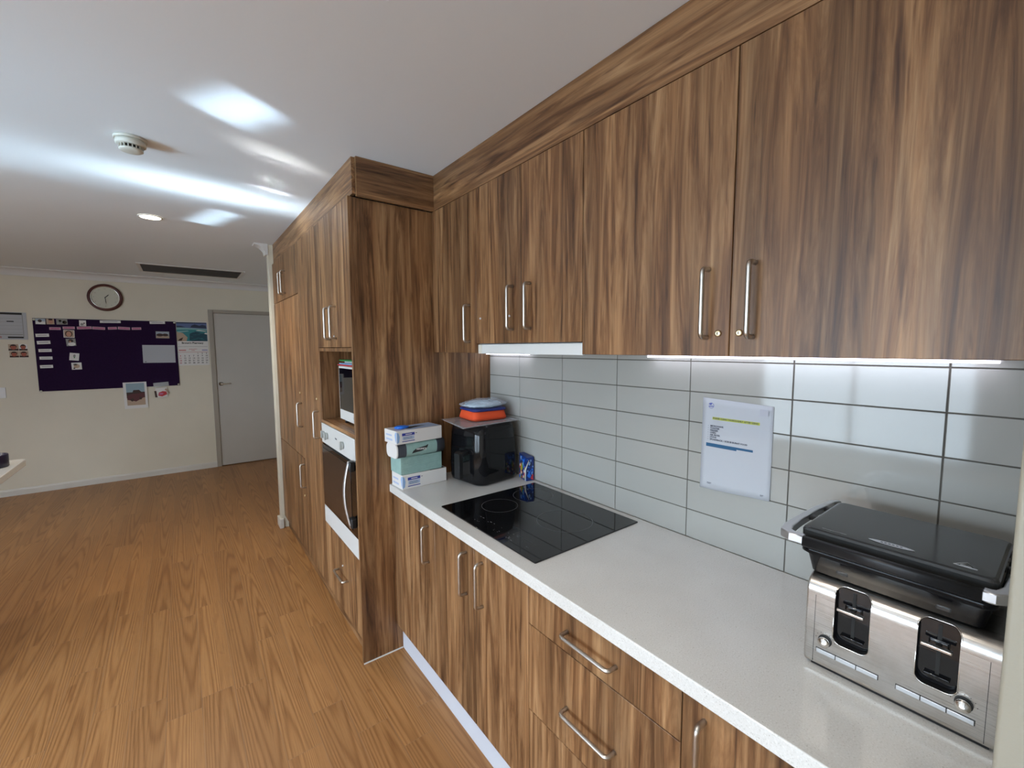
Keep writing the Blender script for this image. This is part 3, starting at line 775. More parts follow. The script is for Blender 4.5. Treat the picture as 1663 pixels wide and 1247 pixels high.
# lunch bag
t = thing('lunch_bag', 'orange fabric zip bag with a navy rim on the air fryer', 'bag', (1.28, 1.94, 1.2085))
bx, by = 1.283, 1.948
def lring(hw, hd, z, r, dx=0, rot=R(-4)):
    out = []
    for (u, v) in rrect(-hw, hw, -hd, hd, r, 6):
        a = u * math.cos(rot) - v * math.sin(rot); b_ = u * math.sin(rot) + v * math.cos(rot)
        out.append((bx + a + dx, by + b_, z))
    return out
bm = nb()
loft(bm, [lring(.100, .090, 1.209, .03), lring(.106, .096, 1.214, .032), lring(.100, .091, 1.238, .032), lring(.096, .087, 1.252, .03), lring(.092, .082, 1.256, .03)])
obj('fabric_body', bm, ORANGE, t)
bm = nb()
for zz in (1.216,):
    pth = lring(.1055, .0955, zz, .032); tube(bm, pth + [pth[0]], .0012, 6)
obj('seam', bm, mat('dark_red_seam', (.20, .02, .01), .8), t)
bm = nb()
loft(bm, [lring(.094, .085, 1.255, .03), lring(.101, .092, 1.257, .032), lring(.103, .094, 1.262, .032), lring(.100, .091, 1.268, .032), lring(.088, .08, 1.2685, .03)])
obj('rim', bm, NAVY, t, 'navy blue zip rim')
# clear bag on the lunch bag
t = thing('plastic_bag', 'crumpled clear bag with pale blue contents on the orange bag', 'bag', (1.29, 1.95, 1.269))
bm = nb(); bmesh.ops.create_icosphere(bm, subdivisions=4, radius=1)
for v in bm.verts:
    d = v.co.copy(); nn = noise.fractal(d * 2.3, .8, 2.2, 4); k = 1 + .12 * nn
    v.co = Vector((d.x * .105 * k, d.y * .075 * k, max(-.014, d.z * .019 * (1 + .5 * nn)))) + Vector((1.285, 1.948, 1.2845))
    v.co.z = max(v.co.z, 1.2703)
for f in bm.faces: f.smooth = True
obj('contents', bm, CONTENT, t, 'pale blue contents')
bm = nb(); bmesh.ops.create_icosphere(bm, subdivisions=4, radius=1)
for v in bm.verts:
    d = v.co.copy(); nn = noise.fractal(d * 3.1 + Vector((3, 1, 2)), .8, 2.2, 4)
    fl = 1 if abs(d.z) > .25 else 1.10 + .12 * abs(nn)
    v.co = Vector((d.x * .124 * fl, d.y * .095 * fl, d.z * .026 * (1 + .3 * nn))) + Vector((1.288, 1.945, 1.288))
    v.co.z = max(v.co.z, 1.2693)
    v.co.y = min(v.co.y, 2.083); v.co.x = min(v.co.x, 1.424)
for f in bm.faces: f.smooth = True
obj('film', bm, CLEARB, t, 'crumpled clear film')

# ---- colourful activity pack leaning on the tiles
t = thing('activity_pack', 'small colourful printed pack standing against the tiles behind the cooktop', 'pack', (1.40, 1.76, .9003))
FP = [Vector((1.378, 1.690)), Vector((1.422, 1.682)), Vector((1.426, 1.772)), Vector((1.398, 1.776))]
def pkp(u, v, w, face=0):          # face 0: towards the room, 1: towards the camera; w off the surface
    a, b_ = (FP[3], FP[0]) if face == 0 else (FP[0], FP[1])
    d = b_ - a; n_ = Vector((d.y, -d.x)).normalized()
    p = a + d * u - n_ * (-w) * -1; tp = .86 if face == 0 else .80
    k = 1 - (.10 if face == 1 else .04) * v
    c_ = (FP[0] + FP[2]) / 2; p = c_ + (p - c_) * k
    return (p.x, p.y, .9006 + v * (.134 - (.010 if face else .010 * u)))
bm = nb()
lo = [bm.verts.new((p.x, p.y, .9006)) for p in FP]
c_ = (FP[0] + FP[2]) / 2
hi = [bm.verts.new((c_.x + (p.x - c_.x) * .95, c_.y + (p.y - c_.y) * .95, .9006 + h_)) for p, h_ in zip(FP, (.122, .122, .132, .132))]
bm.faces.new(lo[::-1]); bm.faces.new(hi)
for i in range(4): bm.faces.new((lo[i], lo[(i + 1) % 4], hi[(i + 1) % 4], hi[i]))
bmesh.ops.recalc_face_normals(bm, faces=bm.faces[:])
obj('sleeve', bm, mat('deep_blue_print', (.01, .03, .17), .35), t)
cols = [VBLUE, RED, YEL, GREEN, mat('orange_print', (.75, .25, .03), .5), CARD, HILLP, LBLUE]
def onface(face, u, v, k):
    f_ = (lo[3], lo[0], hi[0], hi[3]) if face == 0 else (lo[0], lo[1], hi[1], hi[0])
    return None
LO = [Vector((p.x, p.y, .9006)) for p in FP]
HI = [Vector((c_.x + (p.x - c_.x) * .95, c_.y + (p.y - c_.y) * .95, .9006 + h_)) for p, h_ in zip(FP, (.122, .122, .132, .132))]
def fp_(face, u, v, off):
    a, b_, c2, d2 = ((LO[3], LO[0], HI[0], HI[3]), (LO[0], LO[1], HI[1], HI[0]))[face]
    p = (a * (1 - u) + b_ * u) * (1 - v) + (d2 * (1 - u) + c2 * u) * v
    n_ = (b_ - a).cross(d2 - a).normalized()
    return tuple(p + n_ * off)
for face, seed, cnt in ((0, 11, 60), (1, 5, 26)):
    bm = nb(); random.seed(seed)
    for k in range(cnt):
        u = random.uniform(.08, .92); v = random.uniform(.05, .93); s_ = random.uniform(.03, .10)
        n_ = random.randint(3, 7); a0 = random.random() * 6
        if face == 0: mi = random.choice([0, 1, 2, 3, 4, 5, 4, 2, 1]) if v < .62 else random.choice([0, 0, 7, 6, 6])
        else: mi = random.choice([0, 0, 0, 7, 1]) if v < .6 else random.choice([0, 7, 7, 6])
        kx = 1.0 if face == 0 else 1.8
        poly(bm, [fp_(face, min(.99, max(.01, u + kx * s_ * math.cos(a0 + 2 * PI * i / n_))), min(.99, max(.01, v + s_ * math.sin(a0 + 2 * PI * i / n_))), .0004 + k * .00002) for i in range(n_)], mi)
    obj('printed_front' if face == 0 else 'printed_side', bm, cols, t, 'multicoloured printed face')
bm = nb(); tube(bm, [fp_(0, .93, .02, .004), fp_(0, .99, .5, .0045), fp_(1, .30, .90, .004)], [.0028, .0034, .0008], 10)
obj('pen', bm, CARD, t, 'white pen fixed on the pack')

# ================================================================= TOASTER
TX, TY0, TY1, TZ = 1.046, .040, .327, .9
t = thing('toaster', 'brushed steel four-slice toaster at the near end of the worktop', 'toaster', (TX + .13, .183, TZ))
def tprof(x0, x1, z0, z1, rf, rt, n=8):
    pts = [(x0 + .004, z0), (x1 - .004, z0), (x1, z0 + .01)]
    for i in range(n + 1):
        a = R(90 * i / n); pts.append((x1 - rt + rt * math.cos(a), z1 - rt + rt * math.sin(a)))
    for i in range(n + 1):
        a = R(90 + 90 * i / n); pts.append((x0 + rt + rt * math.cos(a), z1 - rt + rt * math.sin(a)))
    pts += [(x0, z0 + .01)]
    return pts
bm = nb(); prism(bm, tprof(TX, TX + .25, TZ + .010, 1.100, .03, .034), TY0, TY1, 'y', bev=.005, smooth=True)
body = obj('body', bm, [STEEL, BLACKM], t)
SL = [(.2175, .2755), (.0940, .1490)]
for a, b_ in SL:
    bm = nb(); prism(bm, rrect(a, b_, .974, 1.094, .014, 5), .98, TX + .018, 'x')
    for f in bm.faces: f.material_index = 0
    cu = obj('cutter', bm, [BLACKM], t)
    md = body.modifiers.new('bay', 'BOOLEAN'); md.operation = 'DIFFERENCE'; md.object = cu; md.solver = 'EXACT'
    try: md.material_mode = 'TRANSFER'
    except Exception: pass
    bpy.context.view_layer.update()
    dg = bpy.context.evaluated_depsgraph_get(); me = bpy.data.meshes.new_from_object(body.evaluated_get(dg))
    body.modifiers.clear(); body.data = me; bpy.data.objects.remove(cu, do_unlink=True)
body.name = 'body'
for p_ in body.data.polygons: p_.use_smooth = True
body.data.set_sharp_from_angle(angle=R(35))
wn_ = body.modifiers.new('weighted', 'WEIGHTED_NORMAL'); wn_.keep_sharp = True; wn_.weight = 100
for a, b_ in SL:
    m_ = (a + b_) / 2
    bm = nb(); prism(bm, rrect(a + .001, b_ - .001, .975, 1.093, .013, 5), TX + .0135, TX + .0165, 'x')
    box(bm, TX + .008, TX + .0134, m_ - .014, m_ + .014, 1.04, 1.06, .003); box(bm, TX + .006, TX + .0134, a + .010, b_ - .010, .990, .994, .001)
    bay = obj('lever_bay', bm, BLACKG, t, 'black recessed lever bay')
    bm = nb(); box(bm, TX + .0125, TX + .0134, m_ - .0028, m_ + .0028, .985, 1.088); obj('lever_track', bm, DARK, bay)
    bm = nb(); box(bm, TX - .012, TX - .002, a + .008, b_ - .006, 1.0505, 1.0565, .0015); box(bm, TX - .002, TX + .0134, m_ - .004, m_ + .004, 1.051, 1.056, mi=1)
    obj('lever', bm, [CHROME, BLACKM], bay, 'silver lever bar')
    bm = nb(); o1 = rrect(a - .0008, b_ + .0008, .9732, 1.0948, .0148, 6); 
    pth = [(TX - .0003 if z < 1.062 else TX - .0003 + .034 - math.sqrt(max(0, .034 ** 2 - (z - 1.066) ** 2)) if z > 1.066 else TX - .0003, y, z) for y, z in o1]
    tube(bm, pth + [pth[0]], .0010, 6); obj('bay_rim', bm, CHROME, bay)
for ky in (.2885, .0845):
    bm = nb(); lathe(bm, [(.0118, 0), (.0118, -.003)], (TX, ky, .970), 'x', 30, 1); lathe(bm, [(.0103, -.003), (.0103, -.012), (.009, -.014), (.0, -.0141)], (TX, ky, .970), 'x', 30)
    for k in range(7):
        a = R(-60 + 20 * k * 1.0) ; yy, zz = ky + .0165 * math.sin(a * 1.4), .970 + .0165 * math.cos(a * 1.4)
        box(bm, TX - .0005, TX, yy - .0006, yy + .0006, zz - .0006, zz + .0006, mi=1)
    obj('browning_knob', bm, [CHROME, INK], t, 'round silver browning knob')
for y1_, in ((.3035,), (.1735,)):
    for k in range(3):
        b1 = y1_ - k * .0345; bm = nb(); box(bm, TX - .0005, TX, b1 - .0352, b1 + .0005, .9383, .9488, mi=1); box(bm, TX - .0028, TX - .0006, b1 - .0342, b1 - .0005, .9392, .9479, .0008)
        obj('button', bm, [ALU, INK], t, 'long flat silver button')
for yy in (TY1 - .018, TY0 + .018):
    bm = nb(); box(bm, TX - .0004, TX + .002, yy - .0004, yy + .0004, .915, 1.062); obj('panel_joint', bm, INK, t)
bm = nb(); box(bm, TX + .012, TX + .24, TY0 + .012, TY1 - .012, TZ + .0005, TZ + .0102); obj('base', bm, BLACKM, t)

# ================================================================= SANDWICH PRESS (sits on the toaster)
t = thing('sandwich_press', 'dark grey sandwich press with silver side handles sitting on the toaster', 'sandwich press', (1.18, .20, 1.1005))
def pring(x0, x1, y0, y1, z, r): return [(x, y, z) for x, y in rrect(x0, x1, y0, y1, r, 6)]
bm = nb()
loft(bm, [pring(1.075, 1.315, .082, .318, 1.1008, .012), pring(1.066, 1.325, .070, .328, 1.104, .014), pring(1.060, 1.33, .062, .336, 1.140, .016), pring(1.052, 1.335, .056, .346, 1.146, .018), pring(1.052, 1.335, .056, .346, 1.158, .018)])
obj('base', bm, BLACKB, t)
for yy in (.12, .27):
    bm = nb(); box(bm, 1.0575, 1.0610, yy - .010, yy + .010, 1.116, 1.124, .002); obj('foot_clip', bm, CHAR, t)
bm = nb()
loft(bm, [pring(1.078, 1.318, .060, .350, 1.160, .014), pring(1.074, 1.320, .058, .352, 1.163, .014), pring(1.0735, 1.320, .058, .352, 1.186, .012), pring(1.0755, 1.318, .060, .350, 1.1905, .012), pring(1.080, 1.314, .0645, .3455, 1.1925, .012)])
for f in bm.faces: f.smooth = False
lid = obj('lid', bm, CHAR, t, 'dark grey rounded lid')
bm = nb()
el = []
for i in range(32):
    a = 2 * PI * i / 32; el.append((1.092 + .0085 * math.sin(a) * abs(math.sin(a)) ** .3, .206 + .036 * math.cos(a), 0))
poly(bm, [(p[0] + .014, p[1], 1.1931) for p in el], 0)
for k in range(6): poly(bm, [(1.104, .222 - k * .006, 1.1934), (1.108, .222 - k * .006, 1.1934), (1.108, .2185 - k * .006, 1.1934), (1.104, .2185 - k * .006, 1.1934)], 1)
for p in ((1.082, .1145), (1.082, .0875), (1.108, .1030)): pass
tri = [(1.084, .1165, 1.1996), (1.084, .0865, 1.1992), (1.107, .1015, 1.2002)]
tri = [(p[0] + .014, p[1], 1.1931) for p in tri]
tube(bm, tri + [tri[0]], .0006, 6, 2)
tr2 = [(1.103, .1085, 1.1931), (1.103, .0945, 1.1931), (1.114, .1015, 1.1931)]; tube(bm, tr2 + [tr2[0]], .0004, 6, 2)
poly(bm, [(1.091, .318, 1.1931), (1.0922, .318, 1.1931), (1.0922, .275, 1.1931), (1.091, .275, 1.1931)], 2)
obj('badge', bm, [ALU, GREYINK, mat('silver_print', (.5, .5, .5), .4)], lid, 'silver oval badge and warning triangle')
# handle frame: silver arms left and right, black bar across the front
def flat_path(pts, w, z0, z1, bm, mi=0, bev=.003):
    """flat bar following pts in plan with width w"""
    L_, R_ = [], []
    for i, p in enumerate(pts):
        d = Vector(pts[min(i + 1, len(pts) - 1)]) - Vector(pts[max(i - 1, 0)]); d.normalize(); n_ = Vector((-d.y, d.x))
        ww = w[i] if isinstance(w, list) else w
        L_.append((p[0] + n_.x * ww / 2, p[1] + n_.y * ww / 2)); R_.append((p[0] - n_.x * ww / 2, p[1] - n_.y * ww / 2))
    prism(bm, L_ + R_[::-1], z0, z1, 'z', mi, bev)
def hz_(y): return 1.172
bm = nb(); flat_path([(1.050, .338), (1.050, .362), (1.060, .376), (1.085, .382), (1.15, .384), (1.25, .382), (1.345, .374), (1.362, .362)], [.018, .020, .022, .020, .017, .015, .013, .011], 1.162, 1.182, bm)
obj('arm', bm, ALU, t, 'silver left handle arm')
bm = nb(); flat_path([(1.050, .074), (1.050, .062), (1.058, .052), (1.085, .047), (1.15, .0455), (1.25, .0455), (1.345, .048), (1.362, .055)], [.018, .020, .020, .015, .012, .011, .011, .011], 1.162, 1.182, bm)
obj('arm', bm, ALU, t, 'silver right handle arm')
bm = nb(); loft(bm, [[(1.0475 + u, y, 1.172 + v) for u, v in rrect(-.0105, .0055, -.0125, .0095, .006, 4)] for y in (.0745, .338)])
obj('front_bar', bm, BLACKM, t, 'black front handle bar')
for x in (1.20, 1.29):
    bm = nb(); box(bm, x - .008, x + .008, .353, .376, 1.168, 1.178, .002); obj('pivot', bm, BLACKM, t)
    bm = nb(); box(bm, x - .008, x + .008, .0515, .0575, 1.168, 1.178, .002); obj('pivot', bm, BLACKM, t)

# ================================================================= NOTICE on the tiles
t = thing('paper_notice', 'white cleaning notice taped to the tiles above the worktop', 'notice', (XW - .003, .671, 1.10))
def nt_(u, v, d=0):     # u 0..1 left->right (towards camera = -y), v 0..1 bottom->top
    y = .783 - .226 * u; z0 = 1.098 + .010 * u; z1 = 1.414 - .010 * u
    z = z0 + (z1 - z0) * v
    curl = .004 * (1 - v) ** 2 * (1 + .5 * math.sin(u * 5)) + .0015
    return (XW - .0012 - curl - d, y, z)
bm = nb(); N = 14; g_ = [[bm.verts.new(nt_(i / N, j / N)) for j in range(N + 1)] for i in range(N + 1)]
for i in range(N):
    for j in range(N): f = bm.faces.new((g_[i][j], g_[i + 1][j], g_[i + 1][j + 1], g_[i][j + 1])); f.smooth = True
ex = bmesh.ops.extrude_face_region(bm, geom=bm.faces[:]); bmesh.ops.translate(bm, verts=[v for v in ex['geom'] if isinstance(v, bmesh.types.BMVert)], vec=(.0003, 0, 0))
obj('sheet', bm, PAPER, t)
def NU(y, z, d=.0008):
    u = (.783 - y) / .226; v = (z - 1.098 - .010 * u) / (.316 - .020 * u); return nt_(u, v, d)
bm = nb()
def nrect(y0, y1, z0, z1, mi, d=.0006):
    n = 8
    for i in range(n):
        a, b_ = y0 + (y1 - y0) * i / n, y0 + (y1 - y0) * (i + 1) / n
        poly(bm, [NU(a, z0, d), NU(b_, z0, d), NU(b_, z1, d), NU(a, z1, d)], mi)
nrect(.747, .595, 1.341, 1.350, 0)
text_into(bm, 'PLEASE CLEAN THOROUGHLY AFTER USING', .0073, lambda u, v: NU(.745 - u, 1.3455 + v, .001), 1, 'LEFT', .00025)
for k, s in enumerate(('MICROWAVE', 'TOASTER', 'PRESSER', 'OVEN', 'AIR FRYER', 'STOVE', 'SPLASHBACK - SCRUB BURNT FOOD')):
    z = 1.3185 - k * .0077
    text_into(bm, s, .0075, lambda u, v: NU(.7535 - u, z + v, .001), 1, 'LEFT', .00025)
    text_into(bm, '•', .0075, lambda u, v: NU(.7615 - u, z + v, .001), 1)
nrect(.766, .663, 1.247, 1.259, 2); nrect(.766, .612, 1.2515, 1.259, 2, .0007)
# emblem: open ring with a swoosh
for i in range(30):
    a, b_ = R(-150 + i * 10), R(-140 + i * 10); c_ = (.753, 1.388)
    poly(bm, [NU(c_[0] - r_ * math.cos(q_), c_[1] + r_ * math.sin(q_), .0008) for r_, q_ in ((.0085, a), (.0097, a), (.0097, b_), (.0085, b_))], 3)
poly(bm, [NU(.753 - p[0], 1.388 + p[1], .0009) for p in ((-.009, .004), (-.002, .0075), (.004, .0085), (.001, .004), (.0, .0015), (-.004, .003))], 3)
poly(bm, [NU(.753 - p[0], 1.388 + p[1], .0009) for p in ((-.0085, -.0015), (.008, -.0010), (.0075, -.0035), (-.008, -.004))], 3)
for (y, z, w) in ((.757, 1.121, .016), (.585, 1.121, .010)):
    nrect(y, y - w, z, z + .0016, 1); nrect(y, y - w * .8, z - .003, z - .0016, 1)
obj('printed_text', bm, [YEL, GREYINK, TEAL, BLUE], t, 'printed heading, list and blue highlight')
bm = nb(); box(bm, XW - .0075, XW - .0068, .570, .595, 1.372, 1.392, .0002); obj('tape', bm, mat('grey_putty', (.42, .42, .47), .6), t, 'grey sticky patch')

# ================================================================= FAR WALL
YW = YF - .0015
def flat(name, label, cat, rect, y, m_, rot=0, group=None, th=.0012):
    x0, z0, x1, z1 = rect; cx, cz = (x0 + x1) / 2, (z0 + z1) / 2
    t = thing(name, label, cat, (cx, y, cz), group)
    def fr(u, v, d=0):     # u,v in 0..1
        a, b_ = (u - .5) * (x1 - x0), (v - .5) * (z1 - z0)
        return (cx + a * math.cos(rot) - b_ * math.sin(rot), y - th - d, cz + a * math.sin(rot) + b_ * math.cos(rot))
    bm = nb(); f0 = [fr(*p) for p in ((0, 0), (1, 0), (1, 1), (0, 1))]
    a = [bm.verts.new(p) for p in f0]; b_ = [bm.verts.new((p[0], p[1] + th, p[2])) for p in f0]
    bm.faces.new(a); bm.faces.new(b_[::-1])
    for i in range(4): bm.faces.new((a[i], b_[i], b_[(i + 1) % 4], a[(i + 1) % 4]))
    bmesh.ops.recalc_face_normals(bm, faces=bm.faces[:])
    obj('sheet', bm, m_, t)
    return t, fr
def quadp(bm, fr, u0, v0, u1, v1, mi, d=.0005): poly(bm, [fr(u0, v0, d), fr(u1, v0, d), fr(u1, v1, d), fr(u0, v1, d)], mi)
def oval(bm, fr, cu, cv, ru, rv, mi, d=.0008, n=16): poly(bm, [fr(cu + ru * math.cos(2 * PI * i / n), cv + rv * math.sin(2 * PI * i / n), d) for i in range(n)], mi)
# pin board
bm = nb(); b0 = (-1.2716, 1.1249, -.0351, 1.932)
box(bm, b0[0], b0[2], YF - .014, YF - .0005, b0[1], b0[3], .002)
board = tag(obj('pin_board', bm, PURPLE, origin=((b0[0] + b0[2]) / 2, YF - .001, b0[1])), 'large dark purple felt pin board on the far wall', 'pin board')
for px_, pz_ in ((b0[0] + .012, b0[3] - .014), (b0[2] - .012, b0[3] - .014), (b0[2] - .012, b0[1] + .014), (b0[0] + .014, b0[1] + .002)):
    bm = nb(); lathe(bm, [(.011, 0), (.011, -.004), (.007, -.006), (0, -.0062)], (px_, YF - .014, pz_), 'y', 16); obj('corner_screw', bm, CREAMD, board, 'pale round corner fixing')
YP = YF - .0145
cards = [  # rect, rot, base, patches
 ((-1.250, 1.866, -1.172, 1.929), R(-1), GREYP, 'pale snowy snapshot at the top left corner of the purple board', 'snow'),
 ((-1.166, 1.868, -1.105, 1.929), R(1), SANDP, 'small snapshot of a face, second from the top left of the board', 'face'),
 ((-1.089, 1.868, -1.001, 1.929), R(1), GREYP, 'dark grey snapshot third along the top of the board', 'blob'),
 ((-.907, 1.855, -.850, 1.920), R(-1), CARD, 'small cream card above the pink labels', 'card'),
 ((-1.041, 1.722, -.953, 1.807), R(-2), CARD, 'snapshot of a smiling face under the second pink label', 'portrait'),
 ((-1.026, 1.628, -.948, 1.710), R(3), GREYP, 'snapshot of a dark-haired person below the face snapshot', 'person'),
 ((-1.010, 1.463, -.932, 1.547), R(-7), CARD, 'white square card with a small green figure, left half of the board', 'figure'),
 ((-1.000, 1.359, -.917, 1.438), R(1), CARD, 'lowest snapshot on the left half of the board', 'sketch'),
 ((-.237, 1.721, -.105, 1.806), R(-1), GREYP, 'small landscape snapshot near the right end of the board', 'landscape')]
for rect, rot, base, lab, kind in cards:
    t, fr = flat('snapshot', lab, 'photograph', rect, YP, base, rot, 'snapshots on the purple board')
    bm = nb()
    if kind == 'snow': quadp(bm, fr, .03, .03, .97, .5, 0); quadp(bm, fr, .03, .5, .97, .95, 6); oval(bm, fr, .45, .6, .2, .25, 2)
    elif kind == 'face': oval(bm, fr, .55, .5, .3, .42, 1); oval(bm, fr, .55, .85, .28, .15, 2)
    elif kind == 'blob': oval(bm, fr, .4, .5, .35, .4, 3); oval(bm, fr, .75, .4, .2, .3, 2); oval(bm, fr, .35, .65, .12, .2, 4)
    elif kind == 'card': oval(bm, fr, .4, .3, .25, .2, 3); quadp(bm, fr, .62, .4, .8, .6, 2)
    elif kind == 'portrait': quadp(bm, fr, .06, .08, .94, .94, 4); oval(bm, fr, .48, .5, .34, .42, 2); oval(bm, fr, .48, .46, .24, .34, 1, .001)
    elif kind == 'person': quadp(bm, fr, .05, .1, .95, .9, 3); oval(bm, fr, .5, .68, .26, .26, 2); oval(bm, fr, .55, .25, .4, .25, 0, .001); oval(bm, fr, .42, .6, .1, .12, 1, .0011)
    elif kind == 'figure': oval(bm, fr, .5, .62, .13, .2, 3); oval(bm, fr, .52, .42, .07, .12, 5)
    elif kind == 'sketch': oval(bm, fr, .5, .5, .3, .3, 4); oval(bm, fr, .35, .75, .2, .12, 3); oval(bm, fr, .25, .2, .1, .1, 2)
    else: quadp(bm, fr, .03, .55, .97, .95, 6); quadp(bm, fr, .03, .05, .97, .3, 4); oval(bm, fr, .3, .48, .25, .22, 2); oval(bm, fr, .7, .5, .22, .2, 2)
    obj('picture', bm, [CARD, SKIN, HAIRP, GREYP, SANDP, GREEN, mat('pale_sky_print', (.36, .42, .50), .7)], t)
def marks(bm, fr, n, mi, u0=.14, u1=.86, v0=.42, v1=.60):
    for k in range(n):
        a = u0 + (u1 - u0) * k / n; quadp(bm, fr, a, v0, a + (u1 - u0) / n * .7, v1, mi)
pinks = [(-1.148, 1.807, -1.059, 1.836), (-1.043, 1.818, -.946, 1.846), (-.929, 1.820, -.807, 1.850), (-.802, 1.818, -.693, 1.848), (-.669, 1.821, -.590, 1.850), (-.581, 1.821, -.473, 1.852), (-.457, 1.822, -.370, 1.850)]
names_ = ['leftmost', 'second', 'third', 'fourth', 'fifth', 'sixth', 'rightmost']
tilts = [0, 1, 3, -3, 3, -3, 2]
for r_, n_, tl in zip(pinks, names_, tilts):
    t, fr = flat('paper_label', '%s of the seven small pink word labels across the board' % n_, 'label', r_, YP, mat('pale_pink_paper', (.55, .38, .43), .7), R(tl), 'pink labels on the purple board')
    bm = nb(); quadp(bm, fr, .06, .18, .94, .82, 0); marks(bm, fr, 7, 1); obj('print', bm, [PINK, MAROON], t)
lefts = [(-1.258, 1.729, -1.155, 1.763), (-1.253, 1.649, -1.150, 1.685), (-1.247, 1.562, -1.146, 1.595), (-1.245, 1.479, -1.145, 1.511), (-1.247, 1.384, -1.147, 1.417)]
for r_, n_, tl in zip(lefts, ('topmost', 'second from top', 'middle', 'fourth from top', 'lowest'), (2, 3, 1, 0, 1)):
    t, fr = flat('paper_label', '%s of the five white word labels down the left of the board' % n_, 'label', r_, YP, CARD, R(tl), 'white labels down the board')
    bm = nb(); marks(bm, fr, 8, 0); obj('print', bm, GREYINK, t)
for r_, lab, tl in (((-.733, 1.897, -.552, 1.925), 'long white word strip on the top edge of the board below the clock', 1), ((-.287, 1.898, -.139, 1.930), 'white word strip on the top edge near the right end of the board', 2)):
    t, fr = flat('paper_label', lab, 'label', r_, YP - .0002, CARD, R(tl)); bm = nb(); marks(bm, fr, 12, 0); obj('print', bm, GREYINK, t)
t, fr = flat('paper_note', 'blank-looking white typed sheet on the right of the board', 'note', (-.374, 1.418, -.060, 1.637), YP, PAPER, R(-.5))
bm = nb()
for k in range(5): quadp(bm, fr, .06, .86 - k * .10, .94 - .05 * (k % 2), .875 - k * .10, 0)
quadp(bm, fr, .05, .05, .10, .08, 1)
obj('print', bm, [mat('pale_grey_ink', (.42, .44, .48), .7), INK], t)
t, fr = flat('snapshot', 'large white-bordered picture of a dark red car hanging at the bottom edge of the board', 'photograph', (-.578, .868, -.360, 1.188), YP, CARD, R(.5))
bm = nb(); quadp(bm, fr, .12, .62, .90, .96, 0); quadp(bm, fr, .12, .12, .90, .40, 1); quadp(bm, fr, .12, .40, .90, .62, 3)
poly(bm, [fr(u, v, .0009) for u, v in ((.14, .34), (.50, .26), (.88, .42), (.88, .58), (.55, .62), (.30, .55), (.14, .50))], 2)
poly(bm, [fr(u, v, .0012) for u, v in ((.34, .56), (.42, .70), (.66, .70), (.80, .58))], 3); oval(bm, fr, .34, .33, .07, .06, 3, .0012); oval(bm, fr, .70, .38, .06, .055, 3, .0012)
obj('picture', bm, [mat('cloud_print', (.28, .38, .44), .7), SANDP, MAROON, HAIRP], t)
t, fr = flat('snapshot', 'small tilted card with a red car pinned below the board', 'photograph', (-.278, .985, -.165, 1.108), YP, CARD, R(3))
bm = nb(); poly(bm, [fr(u, v, .0006) for u, v in ((.18, .20), (.5, .08), (.95, .25), (.92, .55), (.6, .62), (.25, .5))], 0)
oval(bm, fr, .45, .36, .2, .10, 1, .0009); poly(bm, [fr(u, v, .0008) for u, v in ((-.1, .05), (.1, .02), (.06, .7), (-.12, .7))], 2); poly(bm, [fr(u, v, .0008) for u, v in ((.8, .75), (1.15, .3), (1.2, .4), (.9, .9))], 3)
obj('picture', bm, [RED, PINK, HAIRP, SANDP], t)
t, fr = flat('tape_strip', 'clear tape strip above the red car card on the board', 'tape', (-.296, 1.120, -.146, 1.172), YP, CLEAR, R(4))
# calendar
t, fr = flat('wall_calendar', 'wall calendar with a turquoise beach picture beside the door frame', 'calendar', (-.040, 1.376, .292, 1.936), YW, CARD, 0, None, .003)
bm = nb(); cal0, cal1 = .555, .985
def cp(u, v): return (.03 + .95 * u, cal0 + (cal1 - cal0) * v)
def shape(pts, mi, d): poly(bm, [fr(*cp(u, v), d) for u, v in pts], mi)
shape([(0, 0), (1, 0), (1, 1), (0, 1)], 3, .0004)
shape([(0, .72), (1, .66), (1, 1), (0, 1)], 0, .0006)
shape([(0, .93), (1, .95), (1, 1), (0, 1)], 4, .0008)
shape([(0, .80), (.15, .80), (.3, .74), (.0, .72)], 4, .0008); shape([(.45, .73), (.5, .84), (.6, .9), (.68, .86), (.75, .82), (.85, .88), (.97, .84), (.99, .68)], 4, .0009)
shape([(0, .60), (.4, .62), (1, .60), (1, .66), (0, .72)], 2, .0009)
shape([(.40, .05), (.42, .40), (.6, .52), (1, .42), (1, 0), (.5, 0)], 1, .0009)
shape([(0, 0), (.30, 0), (.34, .2), (.2, .42), (0, .5)], 5, .0010); shape([(.02, .02), (.14, .02), (.2, .2), (.08, .12)], 6, .0012)
shape([(.05, .44), (.4, .52), (.36, .56), (.02, .52)], 2, .0011); shape([(.9, .4), (1, .36), (1, .44), (.94, .46)], 7, .0012); shape([(.62, .56), (.95, .52), (.98, .55), (.7, .6)], 7, .0012)
random.seed(4)
for k in range(14):
    a, b_ = random.uniform(.35, .8), random.uniform(.03, .5); shape([(a, b_), (a + .16, b_ + .01), (a + .12, b_ + .025)], 3, .0013)
obj('beach_picture', bm, [SKYP, SEAD, SEAL, SEAP, HILLP, SANDP, HAIRP, CARD], t, 'beach with dark headlands and turquoise water')
bm = nb(); Hc = .56; Wc = .332
def ct(u0, v0): return lambda a, b_: fr(u0 + a / Wc, v0 + b_ / Hc, .0006)
text_into(bm, "Brown's Pharmacy", .030, ct(.5, .512), 0, 'CENTER', .0012)
quadp(bm, fr, .04, .428, .96, .434, 3); text_into(bm, 'JANUARY', .020, ct(.5, .370), 1, 'CENTER'); text_into(bm, '2026', .018, ct(.5, .342), 1, 'CENTER')
quadp(bm, fr, .06, .335, .28, .360, 4); quadp(bm, fr, .78, .335, .96, .362, 5); quadp(bm, fr, .03, .300, .97, .306, 1)
